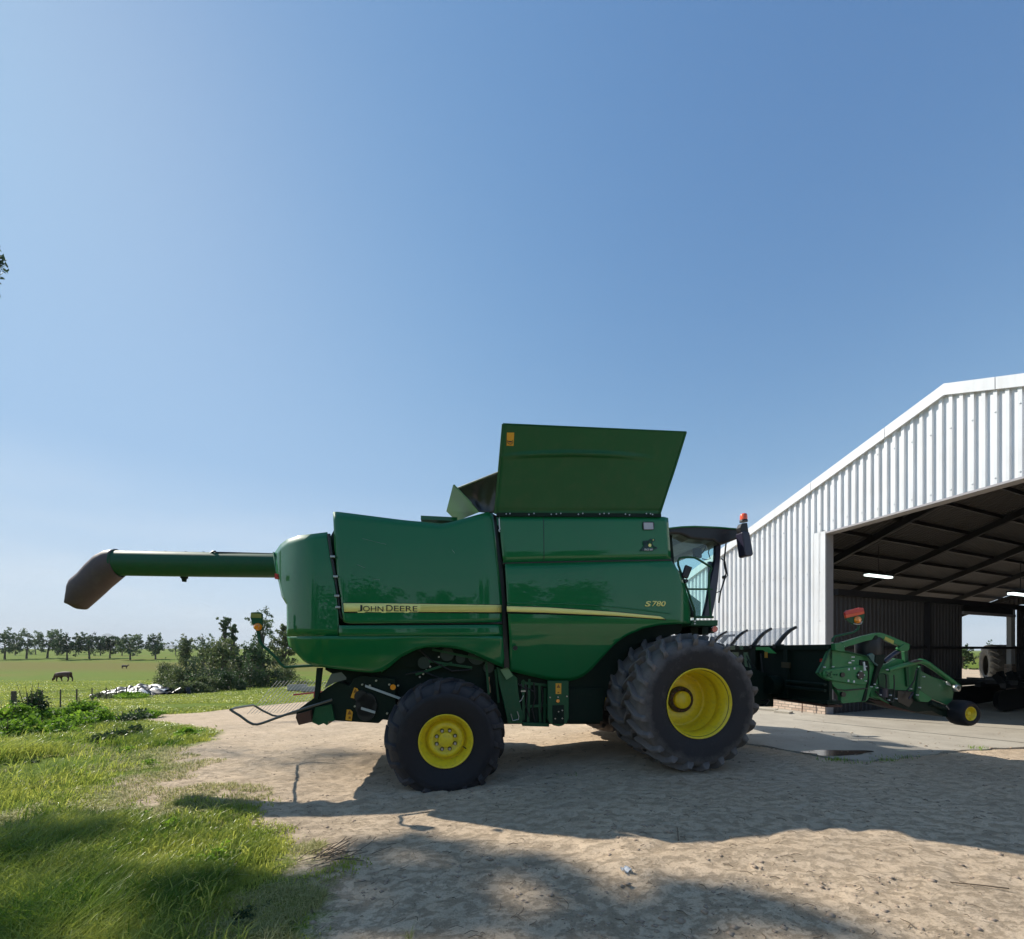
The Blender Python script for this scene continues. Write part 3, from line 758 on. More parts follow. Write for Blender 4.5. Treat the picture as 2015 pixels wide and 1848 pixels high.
# glass
def gl(name, pts, v, th=.006, par=combine):
    mb = MB(); mb.prism([L(*r6(x, y), v) for x, y in pts], (0, th, 0)); return mb.build(name, M['glass'], par)
side = [(262,380),(420,380),(540,436),(700,452),(890,470),(870,720),(800,1000),(715,1440),(560,1440),(470,1100),(290,700)]
gl('side_window', side, .76)
mb = MB(); P_ = [L(*r6(x, y), .76) for x, y in side]; mb.prism([(p.x, 2.74, p.z) for p in P_], (0, .006, 0)); mb.build('side_window', M['glass'], combine)
ft = [(905,480),(900,700),(870,1000),(835,1250),(800,1440)]
def wf(s, t):
    p = L(*r6(*polyt(ft, t)), .78); v = .78+1.94*s
    return Vector((p.x+.16*math.sin(math.pi*s)**.6, v, p.z))
mb = MB(); mb.grid(wf, 14, 10); mb.build('windscreen', M['glass'], combine)
post = [(872,480),(935,480),(930,620),(905,900),(880,1130),(820,1440),(712,1440),(760,1240),(800,1000),(866,700)]
mb = MB(); PP = [L(*r6(x, y), .73) for x, y in post]; mb.prism(PP, (0, .08, 0)); mb.build('cab_post', M['mirrorback'], combine, bevel=.008)
mb = MB(); mb.prism([(p.x+.02, 2.70, p.z) for p in PP], (0, .06, 0)); mb.build('cab_post', M['black'], combine)
mb = MB(); mb.prism([L(*r6(x, y), .75) for x, y in ((262,380),(300,380),(330,740),(480,1100),(600,1440),(560,1440),(430,1080),(280,720))], (0, .06, 0)); mb.prism([L(*r6(x, y), .75)+Vector((0,1.96,0)) for x, y in ((262,380),(300,380),(330,740),(480,1100),(600,1440),(560,1440),(430,1080),(280,720))], (0, .06, 0)); mb.build_each('rear_cab_post', M['green_dark'], combine)
# wipers and cables
mb = MB()
mb.tube([L(*r6(x, y), .80) for x, y in ((1000,480),(985,620),(975,760),(1000,880),(985,940),(960,1020),(930,1110),(905,1260))], .012, 6)
mb.tube([L(*r6(x, y), .78) for x, y in ((870,1130),(930,1105),(960,1000),(990,900))], .008, 6)
mb.tube([L(*r6(x, y), .78) for x, y in ((935,690),(985,720),(1020,910),(985,935))], .008, 6)
p = L(*r6(985, 925), .78); mb.disc(p, (0, 1, 0), .03, .04, 12)
mb.build('wiper', M['black'], combine)
mb = MB(); mb.tube([L(*r6(x, y), 1.0) for x, y in ((800,520),(770,610),(795,690),(740,705),(690,690)) ], .008, 6); mb.tube([L(*r6(x, y), .9) for x, y in ((740,470),(735,560),(690,620))], .012, 6); mb.tube([L(*r6(x, y), 1.0) for x, y in ((660,560),(870,480),(1200,420))], .014, 6); mb.build_each('cab_cable', M['black'], combine)
mb = MB(); mb.prism([L(*r6(x, y), .95) for x, y in ((600,545),(690,560),(690,680),(600,665))], (0, .08, 0)); mb.build('cab_screen', M['mirrorback'], combine, bevel=.01)
mb = MB(); mb.prism([L(*r6(x, y), 1.0) for x, y in ((780,722),(850,730),(850,930),(790,930))], (0, .06, 0)); mb.build('side_screen', M['mirrorback'], combine, bevel=.01)
# seat inside the cab, seen through the glass
# platform, rails
mb = MB(); mb.prism([L(*r6(x, y), .35) for x, y in ((560,1482),(895,1482),(893,1556),(548,1552))], (0, 2.8, 0)); plat = mb.build('platform', M['green_dull'], combine, bevel=.006)
mb = MB()
for x, y in ((598,1495),(598,1528)): mb.disc(L(*r6(x, y), .335), (0, 1, 0), .013, .02, 8)
mb.build_each('platform_bolt', M['steel'], plat)
mb = MB()
mb.tube([L(*r6(x, y), .40) for x, y in ((598,1482),(590,1350),(500,1090),(440,930),(382,770),(380,715),(400,685),(440,675),(520,672),(590,676),(640,700),(790,790),(812,812),(800,850),(780,890),(776,1100),(790,1250),(800,1460))], .017, 8)
mb.tube([L(*r6(510,1082), .40), L(*r6(820,1084), .40)], .015, 8); mb.tube([L(*r6(600,1442), .40), L(*r6(832,1444), .40)], .02, 8)
mb.build_each('handrail', M['green_dull'], combine)
mb = MB(); mb.prism([L(*r6(x, y), 2.6) for x, y in ((515,1118),(560,1160),(680,1250),(676,1430),(600,1450),(560,1440),(520,1250))], (0, .3, 0)); mb.build('far_fender', M['green'], combine, bevel=.02)
mb = MB()
for a in (((548,1552),(640,1552),(640,1660),(548,1660)), ((690,1552),(770,1552),(770,1670),(690,1670)), ((800,1552),(865,1552),(850,1650),(800,1650))):
    mb.prism([L(*r6(x, y), .7) for x, y in a], (0, .5, 0))
mb.build_each('platform_bracket', M['green_dark'], combine)
mb = MB(); p = L(*r6(858, 1598), .45); mb.tube([p, p+Vector((0, .05, 0))], [.05, .04], 14); mb.build('marker_lamp', M['redamber'], combine)
# small rear-view mirror
mb = MB(); mb.prism([L(*r6(x, y), .30) for x, y in ((485,765),(572,800),(512,948),(436,920))], (0, .05, 0)); mir = mb.build('small_mirror', M['black'], combine, bevel=.015)
mb = MB(); mb.disc(L(*r6(385, 868), .3), (0, 1, 0), .03, .05, 14); mb.tube([L(*r6(385, 868), .33), L(*r6(430, 960), .33), L(*r6(480, 975), .33)], .02, 8); mb.disc(L(*r6(488, 975), .30), (0, 1, 0), .03, .05, 12); mb.build('mirror_arm', M['black'], mir)
# tall door mirror and beacon
mb = MB(); mb.prism([L(*r6(x, y), .30) for x, y in ((1204,345),(1230,335),(1305,345),(1330,480),(1356,632),(1336,652),(1262,662),(1243,640))], (0, .16, 0)); mir = mb.build('long_mirror', M['mirrorback'], combine, bevel=.03)
mb = MB(); mb.prism([L(*r6(x, y), .33) for x, y in ((1180,285),(1205,232),(1275,225),(1290,330),(1300,400),(1210,400),(1188,330))], (0, .1, 0)); mb.build('mirror_bracket', M['black'], mir, bevel=.01)
mb = MB(); c = L(*r6(1226, 215), .40)
mb.tube([c, c+Vector((0,0,.03))], [.062, .058], 18); bb = mb.build('beacon_base', M['black'], combine)
mb = MB(); mb.tube([c+Vector((0,0,.03)), c+Vector((0,0,.10)), c+Vector((0,0,.125)), c+Vector((0,0,.135))], [.058, .056, .045, .02], 18); mb.build('beacon_lamp', M['redamber'], bb)

# ---- unloading auger folded back on the far side
auv = 2.0
mb = MB()
a0, a1 = L(*r8(505, 268), auv), L(*r8(1900, 292), auv-.15)
R_ = (L(*r8(600, 172), auv).z - L(*r8(600, 368), auv).z)/2
mb.tube([a0, a0.lerp(a1, .5), a1], [R_, R_, R_*.97], 36); aug = mb.build('unloading_auger', M['green_dull'], combine)
mb = MB()
sp_t = mp_(r8, [(520,162),(440,172),(370,205),(300,270),(240,340),(178,392),(165,420),(162,500),(168,575)]); sp_b = mp_(r8, [(548,376),(500,420),(450,462),(410,500),(365,540),(320,580),(262,632),(215,628),(175,595)])
def spf(s, t):
    a = L(*polyt(sp_t, s), auv); b_ = L(*polyt(sp_b, s), auv); c = (a+b_)/2; h = (a-b_)/2; ang = 2*math.pi*t
    return c + h*math.cos(ang) + Vector((0, R_*math.sin(ang)*(1 if s < .6 else 1-.5*(s-.6)), 0))
mb.grid(spf, 24, 28); mb.build('auger_spout', M['spout'], aug, solid=.012)
mb = MB(); mb.tube([L(*r8(516, 268), auv-.0), L(*r8(530, 268), auv)], R_*1.04, 36); mb.build('auger_clamp', M['green_dull'], aug)
mb = MB(); yo = auv-R_*.9
mb.tube([L(*r8(x, y), yo) for x, y in ((1205,238),(1235,205),(1275,178),(1290,176),(1300,186),(1500,190),(1765,197))], .016, 6)
mb.build('auger_cable', M['black'], aug)
mb = MB(); mb.tube([L(*r8(1047, y), yo+.2) for y in (365, 385, 395, 415)], [.05, .055, .035, .03], 12); mb.build('auger_rest', M['green_dark'], aug)
mb = MB()
for x in (590, 745, 900, 1060, 1200): p = L(*r8(x, 170+x*.014), auv-R_*.3); mb.tube([p+Vector((0,0,-.02)), p+Vector((0,0,.018))], .018, 8)
mb.build_each('auger_bolt', M['steel'], aug)
mb = MB(); mb.prism([L(*r2(x, y), .52) for x, y in ((112,472),(130,474),(132,506),(112,504))], (0, .05, 0)); mb.build('red_reflector', M['red'], combine)

# ---- straw chopper and spreader tail
mb = MB()
mb.prism([L(*rA(x, y), .55) for x, y in ((885,930),(1080,790),(1240,665),(1370,590),(1500,640),(1560,560),(1650,520),(2050,560),(2060,1060),(1900,1040),(1850,1085),(1300,1052),(1262,1062),(1240,1110),(1200,1085),(1145,1108),(1060,1070),(905,1108),(870,1020))], (0, 2.4, 0))
chop = mb.build('straw_chopper', M['green_dark'], combine, bevel=.008)
mb = MB(); mb.prism([L(*rA(x, y), .50) for x, y in ((1100,900),(1290,860),(1330,1055),(1262,1062),(1240,1108),(1200,1085),(1145,1108),(1060,1070))], (0, .05, 0)); mb.build('spreader_plate', M['green_dull'], chop)
mb = MB(); mb.prism([L(*rA(x, y), .46) for x, y in ((875,985),(1040,935),(1060,1068),(908,1105))], (0, .3, 0)); mb.build('spreader_mouth', M['rust'], chop)
mb = MB(); mb.prism([L(*rA(x, y), .5) for x, y in ((1118,430),(1182,430),(1150,720),(1135,800),(1088,800))], (0, .06, 0)); mb.build('chopper_strut', M['green_dark'], chop)
mb = MB(); mb.prism([L(*rA(x, y), .44) for x, y in ((1210,672),(1250,580),(1290,502),(1410,480),(1470,545),(1465,568),(1320,608))], (0, .01, .0)); mb.build('rubber_flap', M['rubberflap'], chop)
for q in (((1562,662),(1600,672),(1616,705),(1580,796),(1520,782)), ((1475,922),(1520,925),(1546,955),(1531,1056),(1459,1046))):
    mb = MB(); mb.prism([L(*rA(x, y), .53) for x, y in q], (0, .004, 0)); s_ = mb.build('warning_sticker', M['sticker'], chop)
    cx_ = sum(p[0] for p in q)/5; cy_ = sum(p[1] for p in q)/5
    mb = MB(); c = L(*rA(cx_, cy_-25), .526); mb.prism([c+Vector((-.03,0,-.03)), c+Vector((.03,0,-.03)), c+Vector((0,0,.03))], (0,.002,0)); mb.box((c.x-.012, c.y, c.z-.09), (c.x+.016, c.y+.002, c.z-.06)); mb.build('pictogram', paint('sticker_print', (.25,.09,.01), .5), s_)
mb = MB(); mb.prism([L(*rA(x, y), .50) for x, y in ((1692,630),(2200,812),(2198,842),(1690,656))], (0, .02, 0)); mb.prism([L(*rA(x, y), .50) for x, y in ((1645,893),(1812,943),(1806,972),(1640,922))], (0, .02, 0)); mb.build_each('pale_bar', M['whitebar'], chop)
mb = MB()
for x, y, r in ((1700,880,.15),(1720,820,.11),(1640,770,.09),(1700,960,.12)): mb.disc(L(*rA(x, y), .515), (0, 1, 0), r, .04, 28)
mb.build_each('drive_pulley', M['black'], chop)
mb = MB()
for x, y in ((1820,582),(1655,628),(1745,640),(1568,885),(1975,628),(1950,968),(2080,640)): mb.disc(L(*rA(x, y), .50), (0, 1, 0), .014, .06, 8)
for x, y in ((985,1096),(1005,1078),(1025,1055),(1047,1033),(1100,975),(1135,965),(720,1120),(790,1118)): mb.disc(L(*r2(x, y), .58), (0, 1, 0), .014, .06, 8)
mb.build_each('chassis_bolt', M['steel'], combine)
mb = MB(); p = L(*r2(824, 1157), .46); mb.disc(p, (0, 1, 0), .04, .03, 18); mb.build('amber_reflector', M['amber'], combine)
# guard hoop behind the chopper
mb = MB(); gh = ((1300,806),(1100,870),(850,950),(650,1020),(480,1082),(420,1098),(370,1096),(310,1068),(220,1000),(130,945),(102,925))
P_ = [L(*rA(x, y), .45) for x, y in gh]
mb.tube(P_, .017, 8)
far_ = [L(*rA(x, y), v) for x, y, v in ((102,925,.45),(150,905,.8),(365,870,2.2),(400,885,2.35),(480,935,2.35),(600,992,2.35),(660,1002,2.35),(900,960,2.35))]
mb.tube(far_, .017, 8); mb.build('guard_hoop', paint('hoop_grey_steel', (.12, .12, .11), .4, metal=.6), chop)
# rear marker arm
mb = MB(); ma = [rA(1190,404), rA(1080,402), rA(900,412), rA(745,424), rA(700,390), rA(640,310), rA(560,235), rA(480,165), rA(448,120), r1(1698,365), r1(1690,335)]
mb.tube([L(x, y, .42) for x, y in ma], .020, 8); arm = mb.build('marker_arm', M['green_dull'], combine)
mb = MB(); mb.prism([L(*r1(x, y), .40) for x, y in ((1645,210),(1700,208),(1717,220),(1717,325),(1700,340),(1680,338),(1655,290),(1640,245))], (0, .05, 0)); mb.build('marker_plate', M['green_dull'], arm, bevel=.008)
mb = MB(); mb.prism([L(*r1(x, y), .39) for x, y in ((1645,216),(1714,220),(1714,248),(1643,244))], (0, .008, 0)); mb.build('marker_band', paint('olive_band', (.28,.26,.05), .5), arm)
mb = MB(); p = L(*r1(1693, 306), .40); mb.tube([p+Vector((0,.0,0)), p+Vector((0,-.03,0)), p+Vector((0,-.05,0))], [.052, .048, .02], 18); mb.build('amber_lamp', M['amber'], arm)
c = copy_tree(arm, combine); c.scale = (1, -1, 1); c.location = (0, 3.5, 0)

# ---- chassis between the wheels
mb = MB(); mb.prism([L(*rD(x, y), .48) for x, y in ((360,260),(560,330),(650,420),(655,500),(668,620),(690,760),(720,900),(722,1050),(520,1056),(450,720),(400,520))], (0, .06, 0)); leg = mb.build('chassis_plate', M['green_dull'], combine, bevel=.006)
mb = MB(); mb.prism([L(*rD(x, y), .42) for x, y in ((410,298),(520,268),(590,385),(500,440))], (0, .05, 0)); mb.build('step_bracket', M['green_pale'], leg)
mb = MB(); mb.tube([L(*rD(x, y), .44) for x, y in ((648,885),(672,960),(665,998),(585,1016),(560,920))], .008, 6); mb.tube([L(*rD(x, y), .44) for x, y in ((738,660),(710,725),(680,750))], .007, 6); mb.bar(L(*rD(702,600), .44), L(*rD(765,600), .44), .02, .02); mb.build('lock_pin', M['steel'], leg)
mb = MB(); mb.prism([L(*rD(x, y), .43) for x, y in ((1082,455),(1372,455),(1374,980),(1350,1040),(1290,1085),(1230,1096),(1160,1082),(1100,1040),(1078,980))], (0, .06, 0)); plt = mb.build('hanging_plate', M['green_dull'], combine, bevel=.006)
mb = MB(); mb.prism([L(*rD(x, y), .42) for x, y in ((1145,800),(1305,795),(1310,1060),(1150,1060))], (0, .02, 0)); mb.disc(L(*rD(1230, 930), .41), (0, 1, 0), .035, .03, 16); mb.build('plate_recess', M['green_dark'], plt)
mb = MB()
for x, y in ((1115,690),(1350,675),(1225,685),(1232,890),(1285,872),(1185,988),(1285,985)): mb.disc(L(*rD(x, y), .405), (0, 1, 0), .010, .03, 8)
mb.build_each('plate_bolt', M['steel'], plt)
s_ = lab(1190, 490, 1268, 640, rD, .425, plt)
mb = MB(); c = L(*rD(1229, 535), .422); mb.prism([c+Vector((-.03,0,-.02)), c+Vector((.03,0,-.02)), c+Vector((0,0,.035))], (0,.002,0)); mb.box((c.x-.015, c.y, c.z-.1), (c.x+.012, c.y+.002, c.z-.08)); mb.build('pictogram', paint('sticker_print', (.25,.09,.01), .5), s_)
mb = MB(); mb.disc(L(*rD(1222, 738), .41), (0, 1, 0), .026, .02, 18); mb.build('amber_reflector', M['amber'], plt)
mb = MB(); mb.prism([L(*rD(x, y), .55) for x, y in ((1372,560),(1850,560),(1850,1020),(1400,1045),(1372,1030))], (0, .05, 0)); mb.build('chassis_side', M['green_dark'], combine)
mb = MB(); mb.tube([L(*rD(x, y), .6) for x, y in ((245,400),(240,480),(258,560),(262,620))], .02, 8); mb.build('brass_rod', paint('dull_brass', (.3,.2,.1), .5), combine)
# working parts in the dark under the panels
mb = MB()
for x, y, r in ((1150,960,.10),(1230,985,.07),(1330,970,.13),(1010,1010,.09),(1400,1040,.08)): mb.disc(L(*r2(x, y), .56), (0, 1, 0), r, .06, 24)
mb.build_each('belt_pulley', paint('pulley_dark', (.012,.03,.02), .5, var=.3), combine)
mb = MB()
for a, c in (((1060,930),(1400,1000)), ((1040,1000),(1300,1040)), ((960,1080),(1180,1010)), ((1380,960),(1400,1200)), ((1440,1050),(1460,1250))): mb.bar(L(*r2(*a), .57), L(*r2(*c), .57), .03, .035)
for a, c in (((730,440),(735,1000)), ((820,430),(800,1040)), ((960,520),(970,1040)), ((1040,560),(1030,1050)), ((700,480),(1080,520)), ((740,820),(1070,800))): mb.bar(L(*rD(*a), .60), L(*rD(*c), .60), .03, .04)
mb.bar(L(*rD(720,1062), .58), L(*rD(1090,1072), .58), .08, .05); mb.build_each('chassis_frame', M['green_dull'], combine, bevel=.004)
mb = MB()
for k, q in enumerate((((760,500),(790,640),(770,800),(820,960)), ((880,480),(900,700),(860,860),(900,1040)), ((660,500),(740,560),(800,560),(900,620)), ((990,540),(1010,700),(980,900)))): mb.tube([L(*rD(x, y), .585) for x, y in q], .012, 6)
for q in (((980,930),(1060,1000),(1180,1060),(1300,1050)), ((900,1080),(1000,1060),(1100,1100))): mb.tube([L(*r2(x, y), .56) for x, y in q], .012, 6)
mb.build_each('hydraulic_hose', M['black'], combine)
mb = MB(); mb.prism([L(*rD(x, y), .59) for x, y in ((700,500),(780,490),(785,610),(705,615))], (0, .04, 0)); mb.build('valve_box', M['mirrorback'], combine, bevel=.005)
# axles
mb = MB(); fz = .961; mb.tube([(3.49, .15, fz), (3.49, 3.35, fz)], .19, 16); mb.box((3.2, .9, .75), (3.8, 2.6, 1.6)); mb.tube([(0, .3, .477), (0, 3.2, .477)], .10, 12); mb.box((-.2, .6, .42), (.2, 2.9, .9)); mb.build('axle', M['green_dark'], combine)
mb = MB(); mb.prism([(3.3,.95,1.55),(4.3,.95,1.7),(5.75,.95,1.25),(5.75,.95,.7),(3.9,.95,.75)], (0, 1.6, 0)); mb.build('feeder_house', M['green_dark'], combine, bevel=.01)
mb = MB(); mb.box((.75, 1.1, .55), (2.2, 2.4, 1.0)); mb.build('fuel_tank', M['green_dark'], combine)

# ---- wheels
def tyre_mesh(R, r0, w, lug_h, nl, lug_w, mat, squash=None, lug_over=.30, name='tyre', skew=.42, shoulder=.09):
    """near sidewall at v=0, far side at v=w, axis along v"""
    mb = MB(); Rc = R-lug_h; hw = w/2
    sh = (R-r0)
    prof = [(.035, r0-.01), (.01, r0+.02), (-.012, r0+sh*.22), (-.03, r0+sh*.45), (-.028, r0+sh*.62), (-.005, Rc-shoulder*.95), (.03, Rc-shoulder*.45), (.075, Rc-shoulder*.16), (hw*.55, Rc-.012), (hw, Rc)]
    prof = prof + [(w-v, r) for v, r in prof[:-1][::-1]]
    mb.lathe(prof, (0, 0, 0), 96)
    def surf(v):
        vs = [p[0] for p in prof[5:15]]; rs = [p[1] for p in prof[5:15]]
        return float(np.interp(v, [prof[i][0] for i in range(5, len(prof)-5)], [prof[i][1] for i in range(5, len(prof)-5)]))
    da = 2*math.pi/nl
    for k in range(nl*2):
        side = k % 2; ph = (k//2)*da + (da/2 if side else 0)
        K_ = 9; rows = []
        for i in range(K_+1):
            f = i/K_                       # 0 near the centre line, 1 down on the shoulder
            v = hw*1.06 - (hw*1.06+.0)*f if f < 1 else -.004
            v = hw*1.08*(1-f) + (-.012)*f
            if f > .86: v = -.006
            rr = surf(max(v, -.004)) if f <= .86 else Rc-shoulder*(.75+2.0*(f-.86))
            a = ph + skew*(f**1.15)*da*2.1*(1 if True else -1)
            hh = lug_h*(1 if f < .85 else 1-.55*(f-.85)/.15)
            wd = lug_w*(.85+.25*f)
            if side: v = w-v
            rows.append((v, rr, a, hh, wd))
        vs = []
        for v, rr, a, hh, wd in rows:
            w0 = wd/(R); w1 = wd*.72/R
            out = -1 if not side else 1
            for aa, r_, vo in ((a-w0/2, rr-.02, 0), (a-w1/2, rr+hh, 0), (a+w1/2, rr+hh, 0), (a+w0/2, rr-.02, 0)):
                if r_ < Rc-shoulder*.6 or rr < Rc-shoulder*.6: vo = out*.022 if hh and r_ > rr else 0
                vs.append((math.cos(aa)*r_, v+vo, math.sin(aa)*r_))
        fs = []
        for i in range(K_):
            for j in range(3): fs.append((i*4+j, i*4+j+1, (i+1)*4+j+1, (i+1)*4+j))
        fs += [(0, 1, 2, 3), (K_*4+3, K_*4+2, K_*4+1, K_*4)]
        mb.add(vs, fs, False)
    if squash is not None:
        nv_ = []
        for x, y, z in mb.v:
            if z < squash+.28:
                f = smoothstep(squash+.28, squash-.05, z); y = y + float(f)*(.055 if y > hw else -.055)*(abs(y-hw)/hw)
                if z < squash: z = squash + (z-squash)*.08
            nv_.append((x, y, z))
        mb.v = nv_
    o = mb.build(name, mat)
    co = np.array(mb.v); rad = np.hypot(co[:, 0], co[:, 2]); d = np.clip((rad-(r0+(R-r0)*.45))/((R-r0)*.4), 0, 1)
    a_ = o.data.attributes.new('dust', 'FLOAT', 'POINT'); a_.data.foreach_set('value', d.astype(np.float32))
    md = o.modifiers.new('bevel', 'BEVEL'); md.width = .006; md.segments = 1; md.limit_method = 'ANGLE'; md.angle_limit = math.radians(40)
    return o

def rim_front(par):
    mb = MB(); mb.lathe([(.05,.47),(.0,.496),(-.008,.488),(.004,.474),(.045,.468),(.06,.448),(.10,.442),(.125,.428),(.24,.424),(.255,.438),(.285,.438),(.30,.420),(.46,.402),(.50,.395),(.515,.375),(.50,.35),(.515,.19),(.52,.18),(.52,.05),(.52,.001)], (0,0,0), 72)
    o = mb.build('rim', M['yellow'], par)
    mb = MB(); mb.lathe([(.52,.125),(.47,.135),(.465,.19),(.52,.20)], (0,0,0), 48); r_ = mb.build('hub_ring', paint('greasy_hub_ring', (.06,.045,.02), .6, var=.4, vscale=25), par)
    mb = MB(); mb.lathe([(.50,.135),(.43,.13),(.415,.12),(.415,.0)], (0,0,0), 40); mb.build('hub_cap', M['yellow'], par)
    mb = MB()
    for k in range(16):
        a = 2*math.pi*k/16; mb.disc((math.cos(a)*.163, .445, math.sin(a)*.163), (0,1,0), .018, .03, 6)
    mb.build_each('wheel_nut', M['rust'], par)
def rim_rear(par):
    mb = MB(); mb.lathe([(.04,.345),(.0,.368),(-.010,.360),(.006,.344),(.035,.338),(.055,.316),(.075,.312),(.095,.294),(.17,.288),(.185,.272),(.17,.262),(.135,.255),(.10,.225),(.09,.175),(.115,.165),(.12,.10),(.12,.001)], (0,0,0), 72)
    o = mb.build('rim', M['yellow'], par)
    mb = MB(); mb.lathe([(.12,.105),(.095,.102),(.09,.095),(.088,.0)], (0,0,0), 40); mb.build('hub_cap', M['yellow'], par)
    mb = MB()
    for k in range(8):
        a = 2*math.pi*(k+.5)/8; mb.disc((math.cos(a)*.134, .075, math.sin(a)*.134), (0,1,0), .017, .03, 8)
    mb.build_each('wheel_nut', M['steel'], par)
    mb = MB()
    for k in range(8):
        a = 2*math.pi*(k+.5)/8; mb.disc((math.cos(a)*.134, .104, math.sin(a)*.134), (0,1,0), .027, .015, 12)
    mb.build_each('nut_seat', paint('greasy_seat', (.10,.07,.01), .6), par)
    mb = MB(); mb.tube([(.235,.09,-.10),(.27,.04,-.115)], .008, 6); mb.build('valve', M['black'], par)

wf_ = empty('front_wheel', (3.49, -.35, .961), 0, combine)
t_ = tyre_mesh(.985, .475, .53, .078, 22, .078, M['tyre_front'], squash=-.955); t_.parent = wf_; rim_front(wf_)
wf2 = copy_tree(wf_, combine); wf2.location = (3.49, .38, .961); wf2.rotation_euler = (0, .1, 0)
wf3 = copy_tree(wf_, combine); wf3.scale = (1, -1, 1); wf3.location = (3.49, 3.85, .961)
wf4 = copy_tree(wf_, combine); wf4.scale = (1, -1, 1); wf4.location = (3.49, 3.12, .961)
wr = empty('rear_wheel', (0, 0, .477), 0, combine)
t_ = tyre_mesh(.84, .35, .62, .048, 17, .10, M['tyre_rear'], squash=-.67, skew=.40, shoulder=.16); t_.parent = wr; rim_rear(wr)
wr2 = copy_tree(wr, combine); wr2.scale = (1, -1, 1); wr2.location = (0, 3.5, .477)
for w_, s in ((wf_, 'outer right'), (wr, 'rear right')): pass

# ------------------------------------------------------------------ pickup header in front of the combine
UB, VE = 5.75, -.16
header = empty('pickup_header', (O0[0]+UB*AX[0], O0[1]+UB*AX[1], 0), YAW)
tag(header, 'green crop pickup header carried low in front of the combine', 'harvester header')
class HB(MB):
    def build(s, name, mats, parent=None, **k):
        if parent is header or (parent and parent.parent is header): s.v = [(x-UB, y, z) for x, y, z in s.v]
        return MB.build(s, name, mats, parent, **k)
mb = HB()
pn, pf = LU(1635, 1268, UB), LU(1470, 1275, UB)
ztop, zbot = 1.79, .90
mb.prism([(UB, VE, zbot), (UB, 3.75, zbot), (UB, 3.75, ztop), (UB, VE, ztop)], (.05, 0, 0)); bw = mb.build('back_wall', M['green_dark'], header)
mb = HB(); mb.box((UB-.05, VE, ztop-.08), (UB+.08, 3.75, ztop)); mb.box((UB-.04, VE, zbot-.02), (UB+.2, 3.75, zbot+.04)); mb.box((UB-.05, VE+.75, zbot), (UB, VE+.83, ztop-.08)); mb.box((UB-.05, VE+1.5, zbot), (UB, VE+1.62, ztop-.08))
mb.tube([(UB-.07, VE, 1.18), (UB-.07, VE+.75, 1.18)], .025, 8); mb.tube([(UB-.07, VE, 1.09), (UB-.07, VE+.75, 1.09)], .025, 8); mb.build('back_beam', M['green_dark'], header, bevel=.006)
mb = HB(); mb.bar((UB+.1, VE+.0, zbot-.05), (UB+.1, 3.7, zbot-.05), .25, .03); mb.build('skid', M['rust'], header)
mb = HB(); mb.prism([LU(x, y, UB-.08) for x, y in mp_(r5, ((455,415),(530,415),(578,455),(520,452),(500,434),(455,434)))], (.02,0,0)); mb.build('bright_bracket', M['green_bright'], header)
mb = HB(); mb.prism([LU(x, y, UB-.10) for x, y in mp_(r5, ((508,446),(526,446),(526,482),(508,482)))], (.005,0,0)); mb.build('warning_sticker', M['sticker'], header)
mb = HB(); mb.prism([LU(x, y, UB-.06) for x, y in mp_(r5, ((612,508),(662,512),(660,546),(612,542)))], (.03,0,0)); mb.build('tool_box', paint('brown_box', (.06,.045,.015), .6), header)
mb = HB(); mb.prism([LU(x, y, UB-.02) for x, y in mp_(rH, ((345,540),(445,530),(442,606),(345,600)))], (.015,0,0)); mb.build('red_reflector', M['red'], header)
mb = HB()
for a, c in (((485,455),(500,600)), ((470,560),(500,640)), ((395,470),(440,560)), ((400,500),(430,600))): mb.tube([LU(*r5(*a), UB-.14), LU(*r5(*c), UB-.14)], .012, 6)
mb.tube([LU(*r5(x, y), UB-.25) for x, y in ((458,735),(480,745),(510,748),(535,742))], .012, 6); mb.tube([LU(*r5(x, y), UB-.25) for x, y in ((455,745),(470,765),(490,775),(515,770),(535,745))], .02, 8)
mb.build_each('hydraulic_hose', M['black'], header)
mb = HB(); mb.disc(LU(*r5(525, 650), UB-.2), (1,0,0), .16, .2, 20); mb.build('drive_housing', M['green_dark'], header)
# wind guard: curved black ribs and clear sheet
def rib_pts(b_, t_, v, n=8):
    a, c = L(*b_, v), L(*t_, v); out = []
    for i in range(n+1):
        f = i/n; p = a.lerp(c, f); p.z += .055*math.sin(math.pi*f)*.9; p.x -= .0; out.append(p)
    return out
ribs = [(r5(585,405), r5(705,291), .87), (r5(440,410), r5(552,311), 1.45), (r5(312,418), r5(412,328), 2.1)]
rp_ = [rib_pts(*q) for q in ribs]
base = rp_[0]
def rib_at(v): return [Vector((p.x, v, p.z)) for p in base]
wv = [.87, 1.45, 2.1, 2.75, 3.4]
mb = HB()
def ws(s, t):
    v = .87+s*2.6; k = t*8; i = min(7, int(k)); p = base[i].lerp(base[i+1], k-i); return Vector((p.x, v, p.z))
mb.grid(ws, 10, 8); wg = mb.build('wind_guard', M['clearplastic'], header, solid=.006)
for v in wv:
    mb = HB(); P_ = rib_at(v)
    for i in range(8):
        w_ = .05*(1-.6*i/8)+.02
        mb.bar(P_[i], P_[i+1], .035, w_)
    mb.box((P_[0].x-.06, v-.03, P_[0].z-.05), (P_[0].x+.12, v+.03, P_[0].z+.02)); mb.build('guard_rib', M['black'], wg)
mb = HB(); a = L(*r5(205, 352), 2.9); c = L(*r5(318, 342), 2.9); mb.bar(a, c, .08, .05); mb.bar(L(*r5(240, 385), 2.9), L(*r5(275, 348), 2.9), .05, .08); mb.build('rear_guard_arm', M['black'], header)

